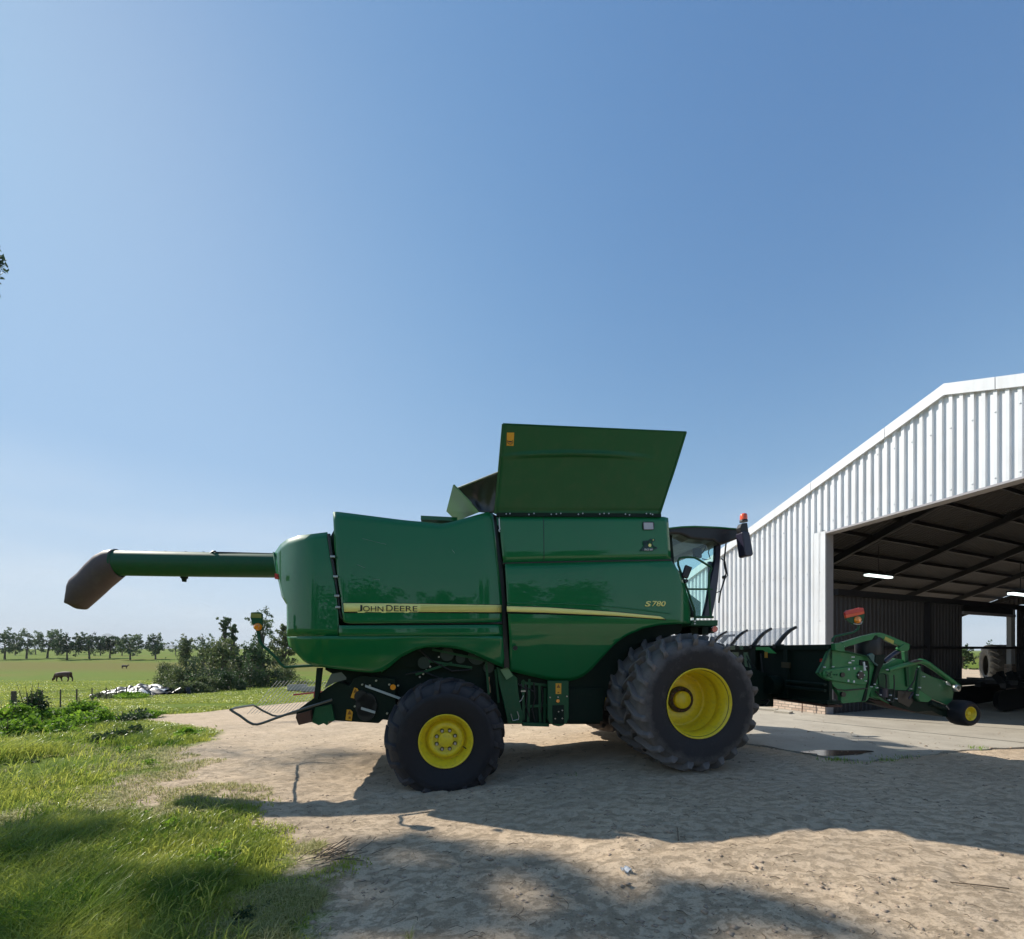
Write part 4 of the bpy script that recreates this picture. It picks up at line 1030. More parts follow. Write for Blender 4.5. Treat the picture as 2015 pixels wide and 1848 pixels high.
def hp(name, pts, f, v, th, mat, parent=None, bevel=.005):
    mb = HB(); mb.prism([L(*f(x, y), v) for x, y in pts], (0, th, 0)); return mb.build(name, M[mat] if isinstance(mat, str) else mat, parent or header, bevel=bevel)
ep = hp('end_panel', [(560,330),(640,322),(700,345),(830,400),(1060,440),(1300,480),(1480,520),(1520,640),(1440,860),(1400,1010),(1300,1340),(1250,1380),(800,1418),(768,1400),(762,1285),(560,990),(445,930),(378,880),(320,820),(440,600)], rH, VE, .06, 'green_header')
hp('pressed_plate', [(432,775),(560,740),(1130,672),(1250,690),(1300,800),(1290,1000),(1250,1060),(1150,1055),(560,962),(450,925),(420,850)], rH, VE-.035, .03, 'green_header', ep, .012)
hp('end_panel_fold', [(545,345),(590,335),(470,600),(400,800),(330,830),(322,815),(438,600)], rH, VE-.02, .03, 'green_dull', ep)
hp('lower_strip', [(640,1090),(700,1130),(860,1150),(1300,1110),(1300,1130),(900,1175),(700,1155),(640,1110)], rH, VE-.02, .03, 'black_paint', ep)
hp('side_recess', [(1140,560),(1300,580),(1330,700),(1320,1000),(1260,1360),(1180,1380),(1290,1000),(1300,800),(1240,680),(1130,660)], rH, VE-.012, .02, 'green_dark', ep)
mb = HB()
for x, y, r in ((820,1240,.04),(805,855,.036),(1160,865,.06)): mb.disc(L(*rH(x, y), VE-.055), (0,1,0), r, .03, 20)
mb.build_each('panel_hole', M['black_paint'], ep)
mb = HB(); c = L(*rH(520, 850), VE-.05)
mb.lathe([(.0,.03),(-.015,.03),(-.015,.018),(0,.018)], c, 20)
for x, y in ((480,800),(580,800),(485,905),(580,905),(640,850),(690,855)): mb.disc(L(*rH(x, y), VE-.045), (0,1,0), .012, .02, 8)
mb.build('drive_hub', M['green_dull'], ep)
mb = HB()
for x, y in ((925,745),(1035,727),(915,972),(1025,988)): 
    c = L(*rH(x, y), VE-.045); mb.box((c.x-.011, c.y, c.z-.016), (c.x+.011, c.y+.02, c.z+.016))
for x, y in ((827,300),(1270,690),(1268,975),(1110,858),(1170,785),(1230,860),(1168,930),(455,705),(625,695),(1380,1090),(1440,1040),(1490,1110),(1555,1250)): mb.disc(L(*rH(x, y), VE-.06), (0,1,0), .009, .03, 8)
mb.bar(L(*rH(1213, 600), VE-.07), L(*rH(1235, 770), VE-.07), .015, .022)
for (x0, y0, x1, y1) in ((980,495,1035,512),(980,570,1030,585),(920,600,968,630)): 
    a, c = L(*rH(x0, y1), VE-.045), L(*rH(x1, y0), VE-.045); mb.box((a.x, a.y, a.z), (c.x, a.y+.01, c.z))
mb.build_each('bright_fitting', M['white'], ep)
hp('pivot_bracket', [(645,240),(780,222),(838,300),(838,400),(790,395),(650,372)], rH, VE-.07, .07, 'green_header')
# bent reel arm
arm_c = [(770,270),(950,215),(1150,150),(1340,108),(1420,86),(1500,84),(1600,110),(1760,175),(1900,235),(2060,300)]
mb = HB(); P_ = [L(*rH(x, y), VE+.02) for x, y in arm_c]
for a, c in zip(P_, P_[1:]): mb.bar(a - (c-a)*.04, c + (c-a)*.04, .07, .088)
ra = mb.build('reel_arm', M['green_header'], header, bevel=.008)
hp('arm_gusset', [(1440,75),(1480,80),(1540,160),(1380,160)], rH, VE-.02, .02, 'green_dark', ra)
hp('yellow_band', [(1640,98),(1812,180),(1795,250),(1620,165)], rH, VE-.022, .006, paint('faded_yellow_band', (.42,.38,.07), .5), ra)
hp('arm_end', [(330,40),(440,95),(432,150),(398,182),(262,190),(230,130)], rK, VE-.03, .06, 'green_header', ra)
hp('arm_strut', [(832,375),(1300,482),(1295,500),(830,398)], rH, VE-.04, .04, 'green_dull')
hp('drop_strut', [(332,190),(398,180),(416,400),(432,880),(392,880),(352,420)], rK, VE+.02, .05, 'green_dull')
mb = HB(); mb.tube([L(*rH(1900, 385), VE+.03), L(*rH(1760, 480), VE+.03), L(*rH(1610, 600), VE+.03)], [.034, .034, .028], 12); mb.build('reel_cylinder', M['mirrorback'], header)
# stored tyre and its post
mb = HB(); c = L(*rH(1495, 305), VE+.0)
mb.tube([c+Vector((-.19*1.0, .2, 0)), c+Vector((-.175, .2, 0)), c+Vector((-.12, .2, 0)), c+Vector((.12, .2, 0)), c+Vector((.175, .2, 0)), c+Vector((.19, .2, 0))][:0] or [c+Vector((0, .15, -.185)), c+Vector((0, .15, -.165)), c+Vector((0, .15, -.12)), c+Vector((0, .15, .12)), c+Vector((0, .15, .155)), c+Vector((0, .15, .165))], [.13, .165, .178, .178, .165, .12], 28)
mb.build('rubber_buffer', M['black'], header)
hp('buffer_bracket', [(1300,462),(1380,425),(1430,470),(1420,600),(1505,660),(1480,680),(1380,590),(1320,500)], rH, VE-.07, .03, paint('grey_green_bracket', (.05,.12,.11), .45))
hp('buffer_post', [(1445,470),(1640,455),(1600,640),(1540,760),(1430,1080),(1378,1085),(1470,700),(1430,600)], rH, VE-.04, .08, 'green_dark')
# sloping front body
hp('front_body', [(-200,500),(0,430),(180,330),(330,360),(470,400),(640,470),(670,600),(660,900),(560,1100),(560,1400),(480,1385),(100,1262),(-130,1150),(-330,1090),(-300,700)], rK, VE+.05, .12, 'green_header', None, .01)
hp('front_shield', [(655,520),(680,585),(900,690),(1130,770),(1300,870),(1308,1000),(1285,1150),(1180,1250),(880,1130),(640,960),(640,700)], rK, VE+.03, .04, paint('green_shield', (.016,.12,.045), .35, coat=.4), None, .01)
hp('lower_shield', [(600,950),(650,960),(870,1110),(880,1130),(800,1190),(640,1180),(600,1100)], rK, VE-.02, .03, 'green_header')
hp('under_body', [(-100,950),(380,960),(560,1000),(600,1180),(820,1200),(1110,1310),(1100,1480),(880,1360),(560,1385),(100,1262)], rK, VE+.02, .5, 'green_dark')
hp('tall_strut', [(622,500),(662,480),(656,600),(610,1180),(556,1100)], rK, VE-.03, .04, 'green_dull')
hp('side_opening', [(-180,640),(-60,620),(30,650),(50,900),(-30,960),(-160,900)], rK, VE+.035, .03, 'green_dull')
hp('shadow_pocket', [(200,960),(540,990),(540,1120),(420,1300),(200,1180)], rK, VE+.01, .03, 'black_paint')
hp('skirt_edge', [(-120,1155),(100,1262),(300,1320),(560,1385),(540,1395),(280,1345),(80,1280),(-140,1172)], rK, VE-.01, .2, 'rust')
# upper tube to the dividing nose
mb = HB(); tp = ((10,560),(240,490),(470,430),(560,400),(640,385),(720,402),(790,440),(950,550),(1130,680),(1290,800),(1390,880))
mb.tube([L(*rK(x, y), VE-.03) for x, y in tp], [.034]*4+[.042]*3+[.036]*4, 14); mb.build('divider_tube', M['green_header'], header)
hp('tube_cap', [(468,405),(600,352),(720,372),(640,395),(560,412)], rK, VE-.08, .05, 'black')
mb = HB(); c = L(*rK(1392, 915), VE-.10); mb.lathe([(0,.030),(0,.055),(.05,.055),(.05,.030),(0,.030)], c, 24); mb.prism([L(*rK(x, y), VE-.09) for x, y in ((1355,940),(1425,940),(1400,985),(1375,985))], (0,.04,0)); mb.build('tube_flange', M['steel'], header)
hp('nose_chip', [(1170,785),(1215,790),(1262,875),(1180,850)], rK, VE-.0, .02, 'white')
mb = HB()
mb.tube([L(*rK(x, y), VE-.06) for x, y in ((-60,640),(-30,650),(-20,780),(-28,1000),(-60,1150))], .010, 6)
mb.tube([L(*rK(x, y), VE-.07) for x, y in ((600,530),(565,560),(560,620),(530,760),(460,870),(380,965))], .009, 6)
mb.tube([L(*rH(x, y), VE-.07) for x, y in ((1480,1050),(1600,1120),(1700,1140),(1820,1140))], .009, 6)
mb.tube([L(*rH(x, y), VE-.07) for x, y in ((1440,1180),(1520,1260),(1640,1350),(1730,1400))], .010, 6)
mb.tube([L(*rK(x, y), VE-.06) for x, y in ((125,650),(135,800),(130,1000),(110,1180),(60,1180))], .009, 6)
mb.build_each('hydraulic_hose', M['black'], header)
mb = HB(); mb.tube([L(*rH(1600, 1120), VE-.03), L(*rH(1600, 1290), VE-.03)], .055, 14); mb.tube([L(*rK(420, 1125), VE-.05), L(*rK(505, 1000), VE-.05)], .011, 6); mb.build_each('valve_block', M['mirrorback'], header)
mb = HB()
for x, y in ((15,553),(480,930),(610,1050),(75,1055),(45,1150),(190,1125),(735,690),(655,905)): mb.disc(L(*rK(x, y), VE-.07), (0,1,0), .010, .03, 8)
mb.build_each('bright_fitting', M['white'], header)
# gauge wheel
mb = HB(); mb.tube([L(*rK(820, 1200), VE+.02), L(*rK(1110, 1320), VE+.02)], .045, 12); mb.prism([L(*rK(x, y), VE+.02) for x, y in ((1110,1310),(1300,1290),(1250,1490),(1100,1472))], (0,.1,0)); mb.build('wheel_arm', M['green_dark'], header)
gc = L(*rK(1640, 1420), VE-.16)
gw = empty('gauge_wheel', (gc.x-UB, gc.y, gc.z), 0, header)
mb = MB(); mb.lathe([(.02,.105),(-.005,.115),(-.02,.14),(-.018,.165),(.0,.185),(.03,.197),(.10,.202),(.17,.200),(.21,.192),(.235,.17),(.235,.11)], (0,0,0), 48); t_ = mb.build('tyre', M['tyre_rear'], gw)
mb = MB(); mb.lathe([(.03,.10),(0,.112),(-.003,.104),(.02,.095),(.05,.085),(.06,.075),(.07,.05),(.05,.035),(.02,.033),(.018,.02),(.018,.0)], (0,0,0), 32); mb.build('rim', M['yellow'], gw)
# tall marker with stripes and lamp
mb = HB(); mb.tube([L(*r5(x, y), VE+.05) for x, y in ((930,385),(932,365),(945,350),(1000,338),(1055,326),(1080,312),(1092,298),(1092,275))], .018, 8); ma_ = mb.build('marker_arm', M['green_dull'], header)
hp('marker_plate', [(1012,235),(1020,245),(1060,275),(1118,272),(1131,222),(1129,200),(1014,218)], r5, VE+.03, .03, 'green_dull', ma_)
hp('red_band', [(1010,200),(1022,188),(1100,170),(1125,172),(1129,192),(1012,216)], r5, VE+.02, .03, 'red', ma_)
hp('orange_band', [(1012,216),(1129,192),(1131,208),(1016,236)], r5, VE+.018, .03, 'orange_red', ma_)
mb = HB(); c = L(*r5(1084, 247), VE+.03); mb.tube([c, c+Vector((0,-.03,0)), c+Vector((0,-.045,0))], [.058,.052,.02], 20); mb.build('amber_lamp', M['amber'], ma_)
mb = HB(); mb.tube([L(*r5(x, y), VE+.01) for x, y in ((1062,270),(1085,275),(1108,272),(1114,255))], .008, 6); mb.build('lamp_bracket', M['steel'], ma_)

# ------------------------------------------------------------------ shed
def SH(s, p, z): return Vector((F0[0]+WDIR[0]*s+PDIR[0]*p, F0[1]+WDIR[1]*s+PDIR[1]*p, z))
def FP(px, py):            # facade plane: p, z
    d = np.array([(px-CX)/FOC, 1.0]); t = (F0@WDIR)/(d@WDIR); P = d*t; return (P-F0)@PDIR, CAMZ+(HY-py)/FOC*t
def WP(px, py, p0=0):      # partition wall plane: s, z
    d = np.array([(px-CX)/FOC, 1.0]); o = F0+PDIR*p0; t = (o@PDIR)/(d@PDIR); P = d*t; return (P-F0)@WDIR, CAMZ+(HY-py)/FOC*t
def ribbed(name, base, shade_var=.06, scale=1.0, rough=.45, metal=0, dirt=.12, dcol=(.5,.46,.4)):
    return paint(name, base, rough, metal=metal, var=shade_var, vscale=scale, dirt=dirt, dirt_col=dcol, spec=.4)
M['shed_white'] = ribbed('shed_white_sheet', (.71, .73, .76), .08, 1.5, .4, .15, .3, (.60,.57,.53))
_t = M['shed_white'].node_tree   # vertical weather streaks
_b = _t.nodes['Principled BSDF']; _src = _b.inputs['Base Color'].links[0].from_socket
_c = _t.nodes.new('ShaderNodeTexCoord'); _m = _t.nodes.new('ShaderNodeMapping'); _m.inputs['Scale'].default_value = (7, 7, .5); _n = _t.nodes.new('ShaderNodeTexNoise'); _n.inputs['Scale'].default_value = 1.2; _n.inputs['Detail'].default_value = 6
_r = _t.nodes.new('ShaderNodeValToRGB'); _r.color_ramp.elements[0].position = .45; _r.color_ramp.elements[1].position = .8; _r.color_ramp.elements[0].color = (0,0,0,1); _r.color_ramp.elements[1].color = (.5,.5,.5,1)
_x = _t.nodes.new('ShaderNodeMix'); _x.data_type = 'RGBA'; _x.inputs[7].default_value = (.52,.50,.47,1)
_t.links.new(_c.outputs['Object'], _m.inputs[0]); _t.links.new(_m.outputs[0], _n.inputs[0]); _t.links.new(_n.outputs[0], _r.inputs[0]); _t.links.new(_r.outputs[0], _x.inputs[0]); _t.links.new(_src, _x.inputs[6]); _t.links.new(_x.outputs[2], _b.inputs['Base Color'])
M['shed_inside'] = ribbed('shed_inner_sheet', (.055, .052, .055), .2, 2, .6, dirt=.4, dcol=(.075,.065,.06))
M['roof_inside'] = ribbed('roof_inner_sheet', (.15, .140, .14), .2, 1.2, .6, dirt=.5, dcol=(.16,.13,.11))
M['beam'] = paint('dark_roof_steel', (.015, .014, .016), .6, var=.3)
M['jamb'] = paint('grey_column', (.35, .34, .36), .6, var=.1, dirt=.3, dirt_col=(.22,.2,.19))
m, t, b = new_mat('plinth_brick'); N, K = t.nodes, t.links.new
tcn = N.new('ShaderNodeTexCoord'); br = N.new('ShaderNodeTexBrick'); br.inputs['Scale'].default_value = 1.0
br.inputs['Brick Width'].default_value = .20; br.inputs['Row Height'].default_value = .076; br.inputs['Mortar Size'].default_value = .009
br.inputs['Color1'].default_value = (.60,.47,.37,1); br.inputs['Color2'].default_value = (.40,.29,.22,1); br.inputs['Mortar'].default_value = (.22,.19,.16,1)
K(tcn.outputs['UV'], br.inputs[0]); 
nn = N.new('ShaderNodeTexNoise'); nn.inputs['Scale'].default_value = 9; K(tcn.outputs['Object'], nn.inputs[0])
mm = N.new('ShaderNodeMix'); mm.data_type = 'RGBA'; mm.blend_type = 'MULTIPLY'; mm.inputs[0].default_value = .5; K(br.outputs[0], mm.inputs[6]); K(nn.outputs[1], mm.inputs[7]); K(br.outputs[0], b.inputs['Base Color'])
b.inputs['Roughness'].default_value = .9
bp = N.new('ShaderNodeBump'); bp.inputs['Strength'].default_value = .6; bp.inputs['Distance'].default_value = .01; K(br.outputs['Fac'], bp.inputs['Height']); bp.invert = True; K(bp.outputs[0], b.inputs['Normal'])
M['brick'] = m

shed = empty('machinery_shed', tuple(SH(0, 0, 0)), 0)
tag(shed, 'big white corrugated steel machinery shed with a wide open gable end', 'shed')
class SB(MB):
    def build(s, name, mats, parent=None, **k):
        o = SH(0, 0, 0); s.v = [(x-o.x, y-o.y, z) for x, y, z in s.v]; return MB.build(s, name, mats, parent or shed, **k)
pr, zr = FP(1862, 757); pl, zl = FP(1430, 1075); SLOPE = (zr-zl)/(pr-pl)
lint0 = FP(1628, 1049)[1]; p1, z1 = FP(2015, 941); LSL = (z1-lint0)/p1
PLEFT, PRIGHT, PO = -6.2, 11.0, 8.6
def roofz(p): return zr - SLOPE*abs(p-pr)
pitch, rd = .165, .045
def corr(p0, p1, zb, zt, s0, mbx, side=-1, axis='p', depth=rd, pt=pitch):
    """trapezoid ribbed sheet; side -1 = ribs stand out towards the outside"""
    prof = [(0, 0), (.42*pt, 0), (.52*pt, depth), (.86*pt, depth), (.96*pt, 0), (pt, 0)]
    P_ = []; k = 0
    while p0+k*pt < p1:
        for a, d in prof[:-1] if True else prof:
            q = p0+k*pt+a
            if q <= p1: P_.append((q, d))
        k += 1
    vs = []; fs = []
    for q, d in P_:
        for z in (zb(q), zt(q)):
            vs.append(SH(s0+side*d, q, z) if axis == 'p' else SH(q, s0+side*d, z))
    for i in range(len(P_)-1): fs.append((2*i, 2*i+2, 2*i+3, 2*i+1))
    mbx.add(vs, fs, False)
PZ = .38
mb = SB(); corr(PLEFT, PO, lambda q: PZ-.03 if q < -.14 else lint0+LSL*max(q, 0)+.02, lambda q: roofz(q)-.12, 0, mb)
corr(PO, PRIGHT, lambda q: PZ-.03, lambda q: max(PZ, roofz(q)-.12), 0, mb)
q = PLEFT+.69*pitch; k = 0
while q < PO:
    for zz in (1.2, 2.5, 3.8, 5.1, 6.4):
        if zz < roofz(q)-.35 and (q < -.14 or zz > lint0+LSL*q+.1) and k % 2 == 0:
            c = SH(-.052, q, zz); mb.obox(c, (WDIR[0],WDIR[1],0), (PDIR[0],PDIR[1],0), (0,0,1), .006, .010, .010)
    q += pitch; k += 1
mb.build('gable_cladding', M['shed_white'])
# flashings
def sbox(mbx, s0, s1, p0, p1, z0, z1):
    P_ = [SH(s0,p0,0), SH(s1,p0,0), SH(s1,p1,0), SH(s0,p1,0)]
    mbx.prism([(q.x,q.y,z0) for q in P_], (0,0,z1-z0))
mb = SB(); sbox(mb, -.045, -.037, -.30, .0, PZ-.02, lint0+.06); sbox(mb, -.050, -.0, .0, .004, PZ-.02, lint0+.06); mb.build('corner_flashing', M['shed_white'])
mb = SB()
n = 5
for i in range(n):     # lintel flashing follows the slightly rising edge
    a, c = PO*i/n, PO*(i+1)/n
    mb.prism([SH(-.05, a, lint0+LSL*a-.015), SH(-.05, c, lint0+LSL*c-.015), SH(-.05, c, lint0+LSL*c+.03), SH(-.05, a, lint0+LSL*a+.03)], tuple((SH(.30,0,0)-SH(0,0,0))))
mb.build('lintel_flashing', M['jamb'])
mb = SB()
bw_ = .24
cuts = sorted([PLEFT-.25, FP(1600, 900)[0], FP(1745, 847)[0], pr, FP(1963, 740)[0], 6.5, PRIGHT+.2])
for a, c in zip(cuts, cuts[1:]):
    g0 = .006; 
    q = [(a+g0, roofz(a+g0)), (c-g0 if c != pr else c, roofz(c if c == pr else c-g0))]
    if a == pr: q[0] = (a, roofz(a))
    mb.prism([SH(-.10, q[0][0], q[0][1]-bw_), SH(-.10, q[1][0], q[1][1]-bw_), SH(-.10, q[1][0], q[1][1]), SH(-.10, q[0][0], q[0][1])], tuple((SH(.10,0,0)-SH(0,0,0))))
mb.build('barge_board', M['shed_white'])
mb = SB(); sbox(mb, .0, .30, -.22, -.0, .0, lint0+.1); mb.build('door_column', M['jamb'])
mb = SB(); sbox(mb, .0, .30, PO, PO+.25, .0, 6); mb.build('door_column', M['jamb'])
# brick plinth with uv
def brick_box(s0, s1, p0, p1, z0, z1, name):
    mbx = SB(); sbox(mbx, s0, s1, p0, p1, z0, z1); o = mbx.build(name, M['brick'])
    uv = o.data.uv_layers.new(name='UVMap')
    for poly in o.data.polygons:
        nrm = poly.normal
        for li in poly.loop_indices:
            co = o.data.vertices[o.data.loops[li].vertex_index].co
            s_, p_ = co.x*WDIR[0]+co.y*WDIR[1], co.x*PDIR[0]+co.y*PDIR[1]
            uv.data[li].uv = (p_ if abs(nrm.x*WDIR[0]+nrm.y*WDIR[1]) > .5 else s_, co.z)
    return o
brick_box(-.035, .30, PLEFT, -.01, -.15, PZ, 'brick_plinth')
# wing behind the left part of the gable and the main outer roof
mb = SB()
def roof_sheet(mbx, p0, p1, s0, s1, dz=0):
    n_ = 2; 
    mbx.prism([SH(s0, p0, roofz(p0)+dz), SH(s1, p0, roofz(p0)+dz), SH(s1, p1, roofz(p1)+dz), SH(s0, p1, roofz(p1)+dz)], (0, 0, -.03))
roof_sheet(mb, PLEFT, pr, .0, 22.0); roof_sheet(mb, pr, PRIGHT, .0, 22.0); mb.build('roof', M['shed_white'])
mb = SB(); corr(0, 6, lambda q: 0, lambda q: roofz(PLEFT)-.05, PLEFT, mb, axis='s'); mb.build('wing_side_wall', M['shed_white'], solid=.0015)
# partition wall with the far door opening
sO0 = WP(1894, 1300)[0]; sO1 = WP(1992, 1300)[0]; zO = WP(1894, 1203)[1]; zE = WP(1800, 1183)[1]
mb = SB(); corr(.30, sO0, lambda q: .0, lambda q: zE, .0, mb, side=-1, axis='s', depth=.03, pt=.19); corr(sO1+.35, 22, lambda q: .0, lambda q: zE, .0, mb, side=-1, axis='s', depth=.03, pt=.19)
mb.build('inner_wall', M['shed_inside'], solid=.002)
mb = SB(); sbox(mb, .3, 22, -.02, .12, zE-.02, zE+.14); sbox(mb, sO0, sO1, -.02, .02, zO, zE); sbox(mb, .3, 22, .0, .07, 1.75, 1.83); mb.build('eave_beam', M['beam'])
mb = SB(); sbox(mb, sO1-.02, sO1+.30, -.14, -.02, .42, zO+.3); mb.build('far_door_column', M['shed_white'])  # white sheet colour makes this shaded jamb look sunlit
mb = SB(); sbox(mb, sO0-.05, sO1+.1, -.03, .06, zO-.09, zO); mb.build('far_door_lintel', M['jamb'])
brick_box(sO1-.02, sO1+.30, -.2, .0, 0, 1.2, 'brick_pier')
# underside of the roof: ribbed sheets on rafters and purlins
def ceil(p): return roofz(p)-.22
mb = SB(); P_ = []
pt = .20; s = .06
while s < 22:
    for a, d in ((0,0),(.25*pt,0),(.35*pt,.07),(.85*pt,.07),(.95*pt,0)): P_.append((s+a, d))
    s += pt
vs = []; fs = []
for q, d in P_:
    for p in (PLEFT, pr, PRIGHT): vs.append(SH(q, p, ceil(p)+.05+d))
for i in range(len(P_)-1):
    for j in (0, 1): fs.append((3*i+j, 3*i+3+j, 3*i+4+j, 3*i+1+j))
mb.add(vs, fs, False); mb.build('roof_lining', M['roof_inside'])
for k, s in enumerate((.5, 4.8, 9.1, 13.4, 17.7, 21.8)):
    mb = SB()
    mb.bar(SH(s, PLEFT+.1, ceil(PLEFT+.1)-.16), SH(s, pr, ceil(pr)-.16), .12, .22); mb.bar(SH(s, pr, ceil(pr)-.16), SH(s, PRIGHT-.1, ceil(PRIGHT-.1)-.16), .12, .22)
    mb.build('rafter', M['beam'])
    if k > 0:
        if not (sO0-.2 < s < sO1+.4):
            mb = SB(); sbox(mb, s-.06, s+.06, .0, .14, .0, zE); mb.build('column', M['beam'])
        mb = SB(); sbox(mb, s-.08, s+.08, PLEFT+.05, PLEFT+.2, .0, ceil(PLEFT)-.1); mb.build('column', M['beam'])
p = PLEFT+.5
while p < PRIGHT:
    mb = SB(); mb.bar(SH(.06, p, ceil(p)-.03), SH(22, p, ceil(p)-.03), .06, .12); mb.build('purlin', M['beam']); p += .85
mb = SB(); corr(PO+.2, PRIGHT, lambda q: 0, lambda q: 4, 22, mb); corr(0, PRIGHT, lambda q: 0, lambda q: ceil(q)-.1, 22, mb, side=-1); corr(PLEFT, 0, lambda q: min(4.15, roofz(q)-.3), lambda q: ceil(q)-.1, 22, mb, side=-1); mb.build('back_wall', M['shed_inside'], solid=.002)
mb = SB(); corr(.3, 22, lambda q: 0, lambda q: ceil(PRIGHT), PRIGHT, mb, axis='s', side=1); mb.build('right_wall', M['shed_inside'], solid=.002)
# fluorescent lights
for (px, py), Z, lb in (((1729, 1134), 12.5, 'lit fluorescent tube under the dark shed ceiling behind the door column'), ((2008, 1170), 12.0, 'lit fluorescent tube at the right edge of the shed ceiling')):
    c = Vector(((px-CX)/FOC*Z, Z, CAMZ+(HY-py)/FOC*Z)); d = Vector((WDIR[0], WDIR[1], 0))
    li = empty('ceiling_light', tuple(c), 0); tag(li, lb, 'ceiling light', 'fluorescent lights in the shed')
    mb = MB(); mb.bar(-d*.62+Vector((0,0,.05)), d*.62+Vector((0,0,.05)), .16, .05); mb.build('light_housing', M['beam'], li)
    mb = MB(); mb.bar(-d*.60, d*.60, .12, .05); mb.build('light_tube', M['tube'], li)
    mb = MB(); mb.tube([(0,0,.07), (0,0,.9)], .01, 6); mb.build('light_cable', M['black'], li)
# loose slabs against the plinth, steel rod
for (x0, x1, y), lb in (((1493, 1525, 1397), 'left flat concrete paving slab lying before the brick plinth'), ((1523, 1553, 1402), 'right flat concrete paving slab lying before the brick plinth')):
    a, c = gpt(x0, y), gpt(x1, y+3); d = (c-a); d.z = 0; n_ = Vector((-d.y, d.x, 0)).normalized()*.3
    mb = MB(); mb.prism([Vector((0,0,.0)), d, d+n_, n_], (0, 0, .05)); o = mb.build('paving_slab', M['concrete'], None, loc=(a.x, a.y, .002)); tag(o, lb, 'paving slab', 'slabs before the plinth')
a = SH(-.25, FP(1590, 1400)[0], .0); mb = MB(); mb.tube([(0,0,0), (.03,.02,1.0)], .012, 6); o = mb.build('steel_rod', M['rust'], None, loc=tuple(a)); tag(o, 'thin rusty rod leaning upright in front of the brick plinth', 'rod')

# implements inside the shed and tractor wheels beyond the far door
def zpt(px, py, Z): return Vector(((px-CX)/FOC*Z, Z, CAMZ+(HY-py)/FOC*Z))
har = empty('disc_harrow', tuple(SH(6.6, 1.1, 0)), math.atan2(WDIR[1], WDIR[0])); tag(har, 'dark disc harrow parked inside the shed near the far door', 'farm implement')
mb = MB()
for y in (-.5, .0, .5): mb.bar((-1.6, y, .72), (2.1, y, .72), .12, .14)
for x in (-1.3, -.3, .8, 1.7): mb.bar((x, -.7, .8), (x, .7, .8), .1, .12)
for k in range(14): mb.bar((-1.5+k*.27, -.5+.1*(k % 3), .72), (-1.45+k*.27, -.3, 1.02+.1*math.sin(k*2.3)), .06, .16)
mb.build('harrow_frame', M['black_paint'], har)
for g, y in enumerate((-.55, .45)):
    mb = MB()
    for k in range(16): c = (-1.6+k*.24, y+.02*k, .32); mb.tube([c, (c[0]+.02, c[1]+.12, c[2])], [.30, .27], 18)
    mb.build_each('disc_gang', M['black_paint'], har)
crate_m = paint('dark_crate_wood', (.05,.028,.018), .85, var=.4, bump=.4)
for k, (px, w, lb) in enumerate(((1655, .7, 'dark brown wooden crate inside the shed beside the brick plinth'), (1684, .45, 'dark grey crate inside the shed right of the brown crate'))):
    Z = 12.3+k*.3; c = zpt(px, 1280, Z); mb = MB()
    for j in range(4): mb.box((-w/2, -.3, .02+j*.075), (w/2, .3, .08+j*.075))
    mb.box((-w/2+.02, -.28, 0), (w/2-.02, .28, .3)); o = mb.build('crate', crate_m if k == 0 else M['jamb'], None, loc=(c.x, c.y, -.0)); tag(o, lb, 'crate')
for k, (px, lb) in enumerate(((1938, 'left tractor tyre coloured as if sunlit standing beyond the far shed door'), (1962, 'middle tractor tyre coloured as if sunlit standing beyond the far shed door'), (1986, 'right tractor tyre coloured as if sunlit standing beyond the far shed door'))):
    Z = 20.5; c = zpt(px, 1280, Z); r_ = empty('tractor_wheel', (c.x, c.y+.2*k, .98), math.radians(-90-36)); tag(r_, lb, 'tractor wheel', 'spare tractor wheels beyond the shed')
    if k == 0: t_ = tyre_mesh(1.0, .5, .5, .06, 20, .08, M['tyre_sun_tone'], None)
    else: t_ = t0_.copy(); COL.objects.link(t_)
    if k == 0: t0_ = t_
    t_.parent = r_; t_.rotation_euler = (0, .25*k, 0)

# ------------------------------------------------------------------ vegetation
def leaf_mat(name, dark, light, trans=.35, rough=.55):
    m = bpy.data.materials.new(name); m.use_nodes = True; t = m.node_tree; N, K = t.nodes, t.links.new
    b = N['Principled BSDF']; o = N['Material Output']
    at = N.new('ShaderNodeAttribute'); at.attribute_name = 'tint'
    r = N.new('ShaderNodeValToRGB'); r.color_ramp.elements[0].color = (*dark, 1); r.color_ramp.elements[1].color = (*light, 1); K(at.outputs['Fac'], r.inputs[0])
    K(r.outputs[0], b.inputs['Base Color']); b.inputs['Roughness'].default_value = rough; b.inputs['Specular IOR Level'].default_value = .3
    tr = N.new('ShaderNodeBsdfTranslucent'); K(r.outputs[0], tr.inputs[0])
    mxs = N.new('ShaderNodeMixShader'); mxs.inputs[0].default_value = trans; K(b.outputs[0], mxs.inputs[1]); K(tr.outputs[0], mxs.inputs[2]); K(mxs.outputs[0], o.inputs[0])
    return m
M['bark'] = paint('tree_bark', (.10, .08, .062), .9, var=.3, vscale=6, bump=.5)
M['leaf_far'] = leaf_mat('leaves_far_trees', (.055, .090, .045), (.16, .22, .10), .3)
M['leaf_dark'] = leaf_mat('leaves_dark', (.020, .042, .016), (.080, .135, .045), .3)
M['leaf_olive'] = leaf_mat('leaves_olive', (.06, .085, .03), (.20, .24, .09), .35)
M['leaf_weed'] = leaf_mat('leaves_weed', (.08, .18, .012), (.32, .50, .05), .5)
M['grass'] = leaf_mat('grass_blades', (.09, .20, .014), (.62, .62, .13), .5, .30)
M['grass_dry'] = leaf_mat('dry_grass_blades', (.26, .28, .06), (.62, .56, .26), .4, .6)
M['twig'] = paint('dry_twig', (.16, .12, .08), .9, var=.3)

